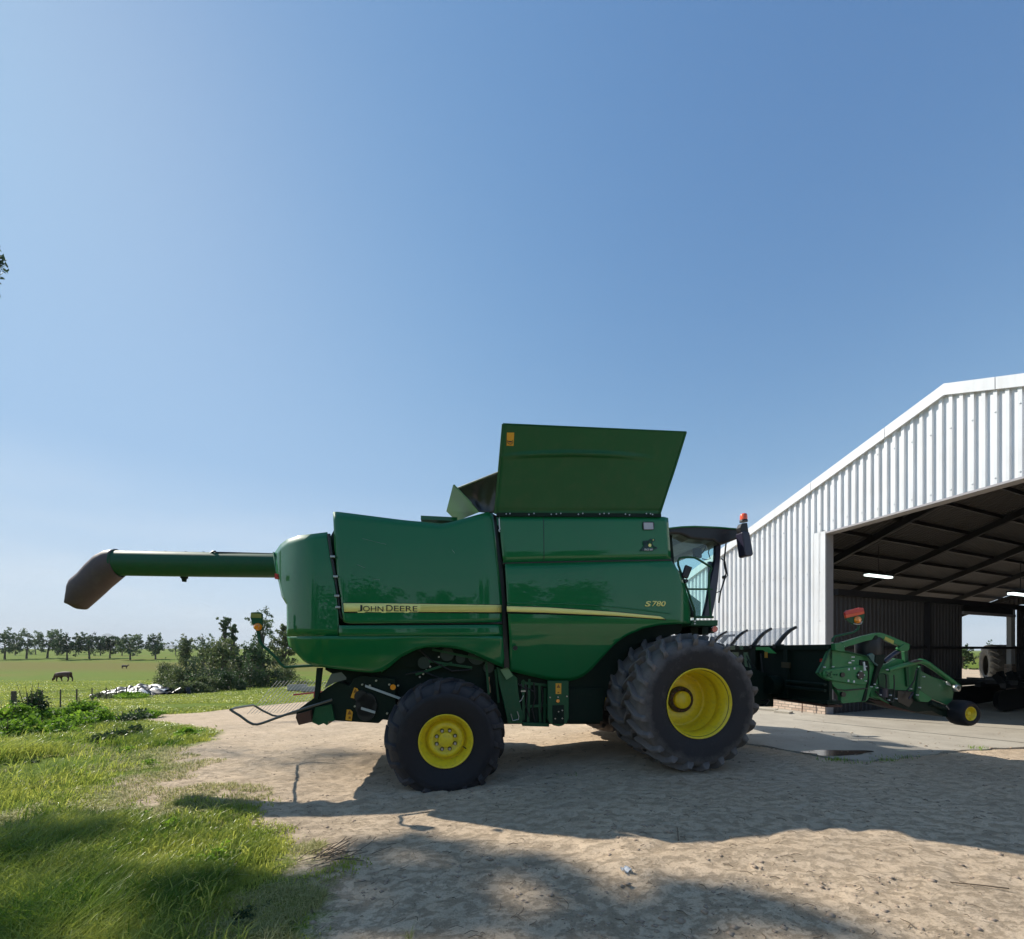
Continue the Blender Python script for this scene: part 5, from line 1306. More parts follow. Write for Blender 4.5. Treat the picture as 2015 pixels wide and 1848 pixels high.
def leaves(name, C, size, mat, parent=None, seed=0, aspect=.55, droop=0, tint=None, curl=True):
    """C: (n,3) centres; one folded leaf blade (2 tris) per centre"""
    r = np.random.default_rng(seed); n = len(C); 
    d = r.normal(size=(n, 3)); d[:, 2] -= droop; d /= np.linalg.norm(d, axis=1)[:, None]
    e = r.normal(size=(n, 3)); e -= d*(e*d).sum(1)[:, None]; e /= np.linalg.norm(e, axis=1)[:, None]
    f = np.cross(d, e); s = (size*(.6+.8*r.random(n)))[:, None]
    a = C-d*s*.5; b_ = C+d*s*.5; c1 = C+e*s*aspect*.5+f*s*.12; c2 = C-e*s*aspect*.5+f*s*.12
    V = np.stack([a, c1, b_, c2], 1).reshape(-1, 3); F = np.arange(n*4).reshape(n, 4)
    me = bpy.data.meshes.new(name); fast_mesh(me, V, F); me.materials.append(mat)
    tt = (r.random(n) if tint is None else np.clip(tint+.25*(r.random(n)-.5), 0, 1))
    at = me.attributes.new('tint', 'FLOAT', 'POINT'); at.data.foreach_set('value', np.repeat(tt, 4).astype(np.float32))
    o = bpy.data.objects.new(name, me); COL.objects.link(o)
    if parent: o.parent = parent
    return o
def make_tree(name, label, cat, group, loc, h, w, n, lsize, mat, seed, bare=.30, shape='round', trunk_r=None, droop=.1, nclump=None, gap=.75):
    r = random.Random(seed); nr = np.random.default_rng(seed)
    root = empty(name, loc, r.random()*6); tag(root, label, cat, group)
    tr = trunk_r or h*.028; mb = MB(); base = h*bare
    lean = Vector((r.uniform(-.08, .08)*h, r.uniform(-.08, .08)*h, 0))
    top = Vector((0, 0, h*.8))+lean
    tp_ = [Vector((0, 0, -.3)), Vector((0, 0, base*.5))+lean*.1, Vector((0, 0, base))+lean*.3, (Vector((0, 0, base))+lean*.3).lerp(top, .5)+Vector((r.uniform(-.05, .05)*h, r.uniform(-.05, .05)*h, 0)), top]
    mb.tube(tp_, [tr*1.25, tr, tr*.85, tr*.5, tr*.15], 8)
    cl = []; nb = nclump or 14
    for k in range(nb):
        t = k/(nb-1) if nb > 1 else 0; zz = base*.95 + (h-base)*(.08+.86*((t*.9+.1*r.random()))); a = k*2.4+r.uniform(-.5, .5)
        f = (zz-base)/(h-base)
        if shape == 'round': rad = w/2*math.sqrt(max(.06, 1-(2*f-.9)**2*.85))
        elif shape == 'wide': rad = w/2*(1-.55*f**2)
        elif shape == 'column': rad = w/2*(.75-.45*f)
        else: rad = w/2*max(.15, 1-f)
        rad *= r.uniform(.45, .95)*(.7 if k % 4 == 0 else 1)
        c = Vector((math.cos(a)*rad, math.sin(a)*rad, zz))+lean*f
        st = tp_[2].lerp(top, max(0, f*.75-.05)); mid = st.lerp(c, .5)+Vector((0, 0, -.04*h*r.random()))
        mb.tube([st, mid, c], [tr*.38, tr*.25, tr*.08], 5); cl.append((c, (.24+.16*r.random())*min(w, h-base)*gap))
    mb.build('trunk', M['bark'], root)
    P = []; T = []
    for c, rr in cl:
        m_ = int(n/nb*(.6+.8*r.random())); q = nr.normal(size=(m_, 3)); q /= np.linalg.norm(q, axis=1)[:, None]; q *= (rr*nr.random((m_, 1))**.45); q[:, 2] *= .95
        # lumps of leaves inside each clump
        sub = nr.normal(size=(max(3, m_//16), 3))*rr*.52; sub[:, 2] *= .95; pick = nr.integers(0, len(sub), m_)
        q = q*.42 + sub[pick]
        P.append(q+np.array(c)); T.append(np.clip(.5+.25*nr.standard_normal()+q[:, 2]/rr*.1, 0, 1))
    P = np.concatenate(P); T = np.concatenate([np.atleast_1d(t_) for t_ in T])
    leaves('crown', P, lsize, mat, root, seed, .6, droop, T)
    return root
def gloc(px, Y): x = (px-CX)/FOC*Y; return (x, Y, float(gbase(x, Y)))

rows = [(9, 1242, 66, 'leaf_far', 'round', 'left-most tree of the far row, cut by the picture edge'), (52, 1243, 44, 'leaf_far', 'column', 'thin half bare tree in the far row'),
 (93, 1240, 48, 'leaf_far', 'wide', 'airy spreading tree in the far row above the grazing cow'), (132, 1250, 52, 'leaf_dark', 'round', 'dense dark round tree in the far row'),
 (176, 1247, 44, 'leaf_far', 'wide', 'open tree in the far row right of the dense dark round one'), (216, 1252, 38, 'leaf_dark', 'round', 'dark tree in the far row in front of the mountain'),
 (256, 1250, 46, 'leaf_far', 'wide', 'open branchy tree in the far row left of the isolated one'), (306, 1250, 42, 'leaf_far', 'column', 'isolated upright tree at the right end of the far row')]
for i, (px, py, wpx, mt, shp, lb) in enumerate(rows):
    Y = 122+ (i % 3)*4; x, y, z = gloc(px, Y); h = CAMZ+(HY-py)/FOC*Y - z
    make_tree('pasture_tree', lb, 'tree', 'row of trees across the pasture', (x, y, z), h, wpx/FOC*Y*1.05, 1900 if i != 1 else 700, .5, M[mt], 40+i, bare=.28, shape=shp, droop=.0, nclump=16 if i != 1 else 9)
for i, (px, Y) in enumerate(((30, 150), (70, 155), (112, 150), (155, 158), (198, 150), (240, 150), (345, 165), (365, 170))):
    x, y, z = gloc(px, Y); make_tree('pasture_tree', 'small hazy tree far behind the row of pasture trees', 'tree', 'small hazy trees behind the row', (x, y, z), 5+.5*(i % 3), 5, 500, .45, M['leaf_far'], 80+i, bare=.2, nclump=8)
mids = [(366, 1250, 26, 72, 'leaf_olive', 'column', 'conical bush-like tree rising behind the brush heap'), (398, 1250, 42, 70, 'leaf_far', 'wide', 'thin airy tree behind the brush heap'),
 (446, 1204, 26, 54, 'leaf_far', 'column', 'tall narrow two-topped tree left of the rear marker lamp'), (466, 1210, 22, 52, 'leaf_far', 'column', 'slim tree close behind the tall two-topped one'),
 (522, 1186, 58, 56, 'leaf_far', 'wide', 'tallest tree behind the rear marker lamp of the combine'), (556, 1228, 36, 52, 'leaf_olive', 'wide', 'partly bare tree beside the rear of the combine'),
 (440, 1262, 56, 46, 'leaf_olive', 'round', 'broad green tree below the tall two-topped one'), (496, 1272, 50, 44, 'leaf_dark', 'round', 'broad dark tree below the rear marker lamp')]
for i, (px, py, wpx, Y, mt, shp, lb) in enumerate(mids):
    x, y, z = gloc(px, Y); h = CAMZ+(HY-py)/FOC*Y - z
    make_tree('paddock_tree', lb, 'tree', 'trees behind the brush heap', (x, y, z), h, wpx/FOC*Y*1.15, 2000 if mt == 'leaf_far' else 2800, .26, M[mt], 140+i, bare=.16, shape=shp, nclump=16, droop=.1, gap=.62 if mt == 'leaf_far' else .8)
bush = [(330, 1300, 40, 42, 'leaf_olive', 'grey-green branchy bush right of the plastic heap'), (352, 1305, 50, 40, 'leaf_olive', 'tangled bush of cut branches above the plastic heap'), (385, 1296, 60, 41, 'leaf_dark', 'large dark bush in the middle of the thicket'),
 (425, 1300, 60, 40, 'leaf_dark', 'dark round bush at the front right of the thicket'), (448, 1318, 46, 36, 'leaf_dark', 'lowest dark bush on the edge of the grass'), (400, 1325, 40, 34, 'leaf_olive', 'pale low bush in front of the thicket'),
 (336, 1342, 60, 31, 'leaf_olive', 'low pale heap of cut brush beside the plastic heap'), (375, 1338, 40, 32, 'leaf_olive', 'low brush heap over dark rubbish'), (492, 1300, 60, 40, 'leaf_dark', 'dark bush under the rear marker lamp'),
 (528, 1312, 50, 42, 'leaf_dark', 'dark bush right of the marker arm'), (475, 1290, 50, 44, 'leaf_olive', 'brownish bush above the dark bushes'), (560, 1300, 50, 46, 'leaf_olive', 'bush beside the tail of the combine'),
 (230, 1362, 56, 26, 'leaf_olive', 'low weedy bush on the fence line left of the others'), (262, 1369, 40, 25.5, 'leaf_weed', 'low green bush on the fence line under the plastic heap'), (205, 1366, 30, 26, 'leaf_olive', 'small pale bush at the left end of the fence bushes')]
def make_bush(lb, loc, h, w, n, ls, mat, seed, group, twigs=6, cat='bush'):
    root = empty('bush', loc, 0); tag(root, lb, cat, group); nr = np.random.default_rng(seed); r = random.Random(seed)
    mb = MB()
    for k in range(twigs):
        a = r.random()*6.28; rr = w*.45*r.random()
        mb.tube([(0, 0, -.1), (math.cos(a)*rr*.5, math.sin(a)*rr*.5, h*.45), (math.cos(a)*rr, math.sin(a)*rr, h*(.75+.35*r.random()))], [h*.018, h*.012, h*.004], 5)
    mb.build('stems', M['twig'], root)
    nc = 26; C = nr.normal(size=(nc, 3)); C[:, 0] *= w*.24; C[:, 1] *= w*.22; C[:, 2] = h*(.15+.62*nr.random(nc))*np.clip(1.25-np.abs(C[:, 0])/(w*.5), .35, 1)
    pick = nr.integers(0, nc, n); P = C[pick] + nr.normal(size=(n, 3))*np.array([w*.075, w*.075, h*.10]); P[:, 2] = np.abs(P[:, 2]-.02)
    T = np.clip(nr.random(nc)[pick]*.7+.1, 0, 1); leaves('foliage', P, ls, mat, root, seed, .55, .0, T); return root
for i, (px, py, wpx, Y, mt, lb) in enumerate(bush):
    x, y, z = gloc(px, Y); h = max(.45, CAMZ+(HY-py)/FOC*Y - z); make_bush(lb, (x, y, z), h, wpx/FOC*Y*1.25, 2600, .16 if Y > 30 else .10, M[mt], 300+i, 'thicket behind the fence')
# trees seen through the far shed door and beyond
for i, (px, py, wpx, Y, mt, sh_, n, lb) in enumerate(((1893, 1275, 34, 40, 'leaf_dark', 'column', 1600, 'dark leafy tree at the left edge of the far shed door'), (1917, 1316, 26, 38, 'leaf_olive', 'round', 900, 'low yellow-green bush seen through the far shed door'), (1952, 1268, 46, 44, 'leaf_far', 'wide', 260, 'nearly bare tree seen through the far shed door'), (1958, 1290, 36, 36, 'leaf_olive', 'round', 900, 'olive bush above the tractor tyres'), (1975, 1283, 40, 42, 'leaf_far', 'wide', 500, 'thin branchy tree right of the bare tree'))):
    x = (px-CX)/FOC*Y; h = CAMZ+(HY-py)/FOC*Y
    make_tree('yard_tree', lb, 'tree', 'trees beyond the shed', (x, Y, 0), h, wpx/FOC*Y, n, .17, M[mt], 500+i, bare=.15, shape=sh_, nclump=12)
# tall gum tree just outside the left of the view: casts the soft shade in the foreground, one spray reaches into view
GT = (-27.5, 11.0, -.5)
root = empty('gum_tree', GT, 0); tag(root, 'tall gum tree at the left edge, only one spray of leaves in view', 'tree')
mb = MB(); tp_ = [Vector((0,0,0)), Vector((.4,-.2,4)), Vector((.2,.1,8)), Vector((.8,.2,12.5)), Vector((1.2,.3,16))]
mb.tube(tp_, [.45,.38,.32,.22,.06], 10)
shade = []
for (px, py, rr, z) in ((10,1640,.22,15.5),(70,1660,.18,15.5),(150,1665,.18,16),(195,1640,.12,16),(170,1612,.10,16),(30,1700,.14,16),(330,1770,.16,16.5),(400,1740,.16,17),(470,1735,.16,17),(540,1725,.14,17.2),(590,1745,.14,17.2),(500,1790,.2,17.2),(600,1800,.2,17.5),(420,1830,.2,17),(320,1835,.16,16.5),
   (700,1655,.16,18),(780,1645,.18,18),(860,1665,.18,18.2),(650,1700,.15,18),(740,1715,.28,18),(850,1735,.28,18.4),(950,1695,.2,18.8),(1040,1695,.18,19),(1100,1735,.18,19.2),(1150,1790,.2,19.5),(900,1800,.22,18.6),(780,1800,.2,18.4),(1250,1830,.18,19.8),(1060,1830,.14,19.2),(1330,1755,.15,20.3),(1410,1765,.17,20.6),(1490,1785,.17,20.8),(1570,1808,.15,21),(1650,1828,.13,21.2),(1400,1820,.12,20.6),(1290,1790,.15,20.2),(680,1790,.16,18)):
    gx_, gy_ = ground_pt(px, py); shade.append((gx_, gy_, rr, z))
shade += [(-3.2,2.1,.5,16),(-1.5,1.8,.6,17),(.4,1.7,.5,18.8)]
Pn = []; nr = np.random.default_rng(5)
for sx, sy, rr, z in shade:
    c = np.array([sx-SX*z, sy-SY*z, z]); 
    if c[0]/c[1] > -1.215: c = c
    cl = c-np.array(GT); mb.tube([tp_[3], tp_[3].lerp(Vector(cl), .5)+Vector((0,0,-.4)), Vector(cl)], [.05,.03,.008], 5) if len(Pn) % 5 == 0 else None
    m_ = int(80+1150*rr*rr/.25); q = nr.normal(size=(m_, 3))*rr*np.array([.52,.52,.42]); Pn.append(q+cl)
spray = [((-2, 512), .14, 50), ((-4, 540), .12, 40), ((2, 525), .10, 22), ((-40, 500), .3, 90), ((-50, 545), .3, 90), ((-90, 520), .4, 120), ((-140, 480), .45, 140), ((-140, 560), .4, 120)]
prev = tp_[3]
for (px, py), rr, m_ in spray[::-1]:
    Y = 18; c = np.array([(px-CX)/FOC*Y, Y, CAMZ+(HY-py)/FOC*Y])-np.array(GT); q = nr.normal(size=(m_, 3))*rr*np.array([.9,.9,1.0]); Pn.append(q+c)
    mb.tube([prev, prev.lerp(Vector(c), .5)+Vector((0,0,.12)), Vector(c)], [.05,.03,.012], 5) if m_ > 80 else mb.tube([prev, Vector(c)], [.012,.004], 4)
    if m_ > 80: prev = Vector(c)
mb.build('trunk', M['bark'], root); leaves('crown', np.concatenate(Pn), .19, M['leaf_dark'], root, 9, .35, .6)
# trees behind the photographer (mirrored in the paint)
for i, (x, y, h, w) in enumerate(((-8, -15, 6.6, 7), (-2.5, -17, 6.4, 5), (2.6, -15, 5.6, 4.5), (7.2, -15.5, 7.6, 3.6), (11.2, -15, 7.8, 4.6), (-16, -18, 8, 8))):
    make_tree('yard_tree', 'tree behind the photographer, mirrored in the green paint', 'tree', 'trees mirrored in the paint', (x, y, -.15), h, w, 6000, .26, M['leaf_dark'], 600+i, bare=.12, nclump=22)

# ---- fence along the pasture
def post(px, ytop, ybot, wpx, Y, lb, name='fence_post', lean=0):
    x = (px-CX)/FOC*Y; zt = CAMZ+(HY-ytop)/FOC*Y; zb = float(gbase(x, Y))-.1; w = wpx/FOC*Y/2
    mb = MB(); mb.tube([(0,0,0), (lean*.5,.0,(zt-zb)*.5), (lean,0,zt-zb)], [w*1.05, w, w*.92], 9); o = mb.build(name, M['bark'], None, loc=(x, Y, zb)); tag(o, lb, 'fence post', 'wooden posts of the pasture fence')
    return Vector((x+lean, Y, zt))
FP_ = [(27, 1360, 1410, 8.4, 15.5, 'thickest weathered fence post at the far left'), (56, 1380, 1440, 3.2, 13.2, 'short thin stake wrapped by tall weeds'), (81, 1359, 1402, 5.6, 17.5, 'second thick fence post from the left'), (119, 1357, 1392, 2.4, 19.5, 'first thin fence dropper right of the thick posts'),
 (151, 1356, 1388, 2.6, 21, 'second thin fence dropper right of the thick posts'), (181, 1354, 1376, 2, 23, 'third thin fence dropper, at the left end of the fence bushes'), (209, 1353, 1372, 2, 24.5, 'fence dropper standing among the fence bushes'), (229, 1353, 1370, 2, 25.5, 'fence dropper at the left foot of the plastic heap'), (249, 1352, 1369, 2.2, 26.5, 'fence dropper under the middle of the plastic heap'), (271, 1352, 1368, 2.2, 27.5, 'right-most fence dropper below the plastic heap')]
tops = []
for px, a, b_, w, Y, lb in FP_: tops.append(post(px, a, b_, w, Y, lb))
fw = empty('wire_fence', tuple(tops[0]), 0); tag(fw, 'thin wires strung between the fence posts of the pasture', 'fence wire')
wires = [tops[0], tops[2]]+tops[3:]
for k, dz in enumerate((.08, .38, .68)):
    mb = MB(); mb.tube([Vector(p)-Vector((0,0,dz))-tops[0] for p in wires], .006, 4); mb.build_each('wire', M['twig'], fw)

# ---- leafy weeds and tall stems by the fence
def weed(px, py, Y, h, w, n, seed, lb, mt='leaf_weed', ls=.10):
    x = (px-CX)/FOC*Y; z = float(gbase(x, Y)); root = make_bush(lb, (x, Y, z), h, w, n, ls, M[mt], seed, 'tall weeds by the fence', 8, 'weed'); root.name = 'weed_plant'
wd = [(8, 1400, 11.5, .75, 1.1, 'leafy weed clump at the far left edge'), (38, 1395, 12.2, .6, .8, 'weed clump at the foot of the thickest post'), (62, 1385, 12.8, 1.15, .7, 'tallest dark weed climbing the short stake', ), (95, 1400, 12.8, .6, 1.1, 'weed clump in front of the second post'), (128, 1405, 13.5, .55, 1.2, 'bright weed clump below the first thin dropper'),
 (158, 1405, 14.0, .75, 1.0, 'bright weed clump below the second thin dropper'), (182, 1418, 12.0, .55, 1.0, 'upright weed clump at the edge of the track'), (15, 1420, 10.2, .5, 1.0, 'low weed clump at the left edge'), (110, 1428, 10.8, .45, 1.3, 'low weed clump in the middle of the verge'), (240, 1410, 13.0, .4, 1.4, 'low dark weed clump beside the start of the track'), (285, 1400, 14.2, .3, 1.2, 'flat weed tuft on the edge of the track'), (365, 1425, 10.2, .22, .6, 'small weed tuft at the tip of the grass tongue'), (230, 1430, 9.4, .35, .9, 'dark tufted weed on the grass tongue')]
for i, q in enumerate(wd): weed(q[0], q[1], q[2], q[3], q[4], 1300, 700+i, q[5], 'leaf_dark' if 'dark' in q[5] else 'leaf_weed')

# ---- grass blades
def gzz(x, y): return float(gz(np.array([x]), np.array([y]))[0])
def blades(name, X, Y, hgt, wid, mat, seed, lean=.5, tint=None, zoff=0):
    r = np.random.default_rng(seed); n = len(X); Z = gz(X, Y)+zoff
    a = r.random(n)*2*np.pi; wa = a+np.pi/2; la = r.normal(size=n)*1.3+.6+3*fbm(X*.8, Y*.8+3, 2); ln = hgt*lean*(.3+1.1*r.random(n))
    bx, by = np.cos(wa)*wid/2, np.sin(wa)*wid/2; dx, dy = np.cos(la)*ln, np.sin(la)*ln
    V = np.stack([np.stack([X-bx, Y-by, Z-.02], 1), np.stack([X+bx, Y+by, Z-.02], 1),
      np.stack([X+bx*.75+dx*.35, Y+by*.75+dy*.35, Z+hgt*.55], 1), np.stack([X-bx*.75+dx*.35, Y-by*.75+dy*.35, Z+hgt*.55], 1),
      np.stack([X+dx+bx*.08, Y+dy+by*.08, Z+hgt*(1-.35*lean)], 1), np.stack([X+dx-bx*.08, Y+dy-by*.08, Z+hgt*(1-.35*lean)], 1)], 1).reshape(-1, 3)
    b0 = np.arange(n)*6; F = np.stack([np.stack([b0, b0+1, b0+2, b0+3], 1), np.stack([b0+3, b0+2, b0+4, b0+5], 1)], 1).reshape(-1, 4)
    me = bpy.data.meshes.new(name); fast_mesh(me, V, F); me.materials.append(mat)
    tt = r.random(n) if tint is None else np.clip(tint+.3*(r.random(n)-.5), 0, 1)
    at = me.attributes.new('tint', 'FLOAT', 'POINT'); at.data.foreach_set('value', np.repeat(tt, 6).astype(np.float32))
    o = bpy.data.objects.new(name, me); COL.objects.link(o); return o
def sample(n, d0, d1, seed, amin=-52, amax=-5):
    r = np.random.default_rng(seed); d = np.exp(np.log(d0)+(np.log(d1)-np.log(d0))*r.random(n)); a = np.radians(amin+(amax-amin)*r.random(n))
    return np.tan(a)*d, d, r
X, Y, r = sample(380000, 2.3, 16, 21, -58, 4)
sd = dirt_sd(X, Y) + (fbm(X*1.6, Y*1.6, 3)-.5)*1.0 + (fbm(X*6, Y*6, 2)-.5)*.4
dn = fbm(X*.9+5, Y*.9, 4); keep = (sd < .05) & (r.random(len(X)) < np.clip(.15-sd*1.4, 0, 1)*np.clip((dn-.40)*6, .04, 1))
X, Y, sd, dn = X[keep], Y[keep], sd[keep], dn[keep]
tall = fbm(X*.7+3, Y*.7+8, 3); hg = np.clip(.030-sd*.08, .025, .145)*(.45+1.3*tall)*(.6+.8*np.random.default_rng(2).random(len(X)))
hg = hg*(1+.5*smoothstep(-3.0, -4.5, X))
tint = np.clip(-.15+1.3*fbm(X*1.6, Y*1.6+4, 4)+.15*smoothstep(-.6, 0, sd), 0, 1)
g = blades('grass', X, Y, hg, (.0045+.0013*Y)*(.7+.7*np.random.default_rng(77).random(len(X))), M['grass'], 4, .7, tint); tag(g, 'lush green grass on the left foreground', 'grass', kind='stuff')
# dry flattened and yellowish grass
X, Y, r = sample(120000, 2.3, 9, 22, -50, 2)
sd = dirt_sd(X, Y) + (fbm(X*1.4+9, Y*1.4, 3)-.5)*1.3
dn = fbm(X*1.1+15, Y*1.1+2, 4); keep = (sd < .28) & (sd > -2.6) & (dn > .43)
X, Y = X[keep], Y[keep]
g = blades('dry_grass', X, Y, .03+.05*np.random.default_rng(8).random(len(X)), .003+.0009*Y, M['grass_dry'], 5, 1.6); tag(g, 'dry yellowish grass between the green grass and the bare earth', 'dry grass', kind='stuff')
X, Y, r = sample(60000, 2.6, 7.5, 24, -52, -12)
dn = fbm(X*1.5+3, Y*1.5+6, 3); pd = np.minimum(np.hypot(X+4.9, (Y-4.8)*1.2), np.hypot(X+3.2, (Y-2.9)*1.1)*1.3); keep = (dirt_sd(X, Y) < -.2) & ((pd+dn*1.2 < 1.5) | (dn > .66)); X, Y = X[keep], Y[keep]
g = blades('flattened_straw', X, Y, .05+.07*np.random.default_rng(18).random(len(X)), .004+.0011*Y, M['grass_dry'], 15, 2.2); tag(g, 'flattened bleached straw lying on the grass at the lower left', 'straw', kind='stuff')
X, Y, r = sample(9000, 2.3, 9, 25, -52, -8)
dn = fbm(X*1.2+13, Y*1.2+1, 3); keep = (dirt_sd(X, Y) < -.35) & (dn > .52); X, Y = X[keep], Y[keep]
g = blades('tall_grass', X, Y, .10+.13*np.random.default_rng(19).random(len(X)), .007+.0012*Y, M['grass'], 16, .8, np.random.default_rng(20).random(len(X))**.7); tag(g, 'taller broad grass blades standing above the turf', 'grass', kind='stuff')
# broad-leaved weeds in the turf
for k in range(16):
    px, py = [(60,1500),(150,1530),(250,1480),(40,1560),(300,1505),(120,1470),(90,1650),(200,1700),(330,1640),(60,1760),(180,1800),(420,1700),(480,1810),(270,1620),(20,1440),(350,1460)][k]
    x, y = ground_pt(px, py)
    lb_ = 'low broad-leaved weed in the turf %s' % ['below the short stake','right of the left verge weeds','in the middle of the upper turf','at the left edge above the straw','beside the bare patch','under the verge weeds','in the straw patch','right of the straw patch','by the dry grass','at the lower left','near the bottom left corner','left of the twig pile','at the bottom by the shade','just below the bare patch','at the left edge by the verge','near the grass tongue'][k]
    make_bush(lb_, (x, y, gzz(x, y)), .10+.05*(k % 3), .22+.08*(k % 4), 160, .035, M['leaf_weed'] if k % 3 else M['leaf_dark'], 900+k, 'broad-leaved weeds in the turf', 3, 'weed').name = 'turf_weed'
# coarse tufts further out
X, Y, r = sample(190000, 10, 60, 23, -51, -14)
sd = dirt_sd(X, Y); dn = fbm(X*.35+5, Y*.35, 4); keep = (sd < -.05) & (dn > .34)
X, Y = X[keep], Y[keep]
g = blades('pasture_grass', X, Y, (.05+.10*r.random(len(X))), .012+.0010*Y, M['grass'], 6, .9, np.clip(.35+.6*fbm(X*.2, Y*.2, 3), 0, 1)); tag(g, 'short pasture grass beyond the fence', 'pasture grass', kind='stuff')
# sprouts along the concrete edge
P_ = []
for (px, py, n_) in ((1638,1495,60),(1650,1498,30),(1690,1502,20),(1745,1496,45),(1775,1491,30),(1920,1473,50),(1120,1512,8)):
    c = gpt(px, py, 0); k = nrng.normal(size=(n_, 2))*np.array([.13, .05]); P_.append(np.array([c.x, c.y])+k)
P_ = np.concatenate(P_); g = blades('edge_grass', P_[:, 0], P_[:, 1], .03+.05*nrng.random(len(P_)), .007, M['leaf_weed'], 12, .8, None, .0); tag(g, 'small grass sprouts along the edge of the concrete', 'grass', kind='stuff')

# clods, straw and twigs on the bare earth
n_ = 5200; X, Y, r = sample(n_, 2.2, 12, 31, -46, 50); keep = (dirt_sd(X, Y) > 0) & (fbm(X*1.5, Y*1.5, 3) > .45); X, Y = X[keep], Y[keep]; Z = gz(X, Y)
V = []; F = []; base_ = np.array([(0,0,1),(1,0,0),(0,1,0),(-1,0,0),(0,-1,0),(0,0,-1)], float); fc = [(0,1,2),(0,2,3),(0,3,4),(0,4,1),(5,2,1),(5,3,2),(5,4,3),(5,1,4)]
S = .006+.022*r.random(len(X))**3.5
VV = base_[None]*S[:, None, None]*(.6+.8*r.random((len(X), 6, 1)))*np.array([1.3, 1, .6]) + np.stack([X, Y, Z], 1)[:, None, :]
FF = (np.arange(len(X))*6)[:, None, None]+np.array(fc)[None]
me = bpy.data.meshes.new('clods'); fast_mesh(me, VV.reshape(-1, 3), FF.reshape(-1, 3)); me.materials.append(paint('clod_earth', (.34,.26,.19), .95, var=.35, vscale=3)); o = bpy.data.objects.new('clods', me); COL.objects.link(o); tag(o, 'loose clods and pebbles scattered on the bare earth', 'clods', kind='stuff')
mb = MB()
for k in range(420):
    d = math.exp(random.Random(k).uniform(math.log(2.3), math.log(9))); a = math.radians(rng.uniform(-38, 49)); x, y = math.tan(a)*d, d
    if float(dirt_sd(np.array([x]), np.array([y]))[0]) < -.3: continue
    z = float(gz(x, y) if False else gz(np.array([x]), np.array([y]))[0])+.006; th = rng.random()*3.14; l = rng.uniform(.02, .10)
    mb.tube([(x, y, z), (x+math.cos(th)*l*.5, y+math.sin(th)*l*.5, z+.006), (x+math.cos(th+.3)*l, y+math.sin(th+.3)*l, z)], .0016+.0012*rng.random(), 4, False)
o = mb.build('straw_litter', M['twig']); tag(o, 'dry straw and twigs littering the bare earth', 'litter', kind='stuff')
def gzz(x, y): return float(gz(np.array([x]), np.array([y]))[0])
for (px, py, l, th, lb) in ((1335, 1655, .10, 1.3, 'short twig standing up in the sunlit earth'), (1870, 1738, .32, -.35, 'long thin stick lying on the earth at the lower right')):
    x, y = ground_pt(px, py); mb = MB(); up = .05 if l < .2 else .01
    mb.tube([(0,0,0), (math.cos(th)*l*.5, math.sin(th)*l*.5, up), (math.cos(th)*l, math.sin(th)*l, up*1.6)], .005, 6); o = mb.build('stick', M['twig'], None, loc=(x, y, gzz(x, y)+.008)); tag(o, lb, 'stick')
x, y = ground_pt(1232, 1720); mb = MB(); 
mb.grid(lambda s, t: Vector(((s-.5)*.08, (t-.5)*.05, .01+.015*math.sin(9*s+3*t)+.012*math.sin(13*t))), 8, 6, False); o = mb.build('crumpled_foil', M['white'], None, loc=(x, y, gzz(x, y))); tag(o, 'small crumpled white wrapper on the sunlit earth', 'litter')
# heap of thin cut twigs at the grass edge
x0, y0 = ground_pt(640, 1690); mb = MB()
for k in range(26):
    th = rng.uniform(-.6, 1.2); l = rng.uniform(.15, .4); ox, oy = rng.gauss(0, .12), rng.gauss(0, .07); z = gzz(x0+ox, y0+oy)+.015
    mb.tube([(ox, oy, z), (ox+math.cos(th)*l*.5, oy+math.sin(th)*l*.5, z+rng.uniform(.01, .05)), (ox+math.cos(th+.4)*l, oy+math.sin(th+.4)*l, z+.01)], .003, 5)
o = mb.build('twig_pile', M['twig'], None, loc=(x0, y0, 0)); tag(o, 'loose pile of pale cut twigs where the grass meets the earth', 'twig pile')

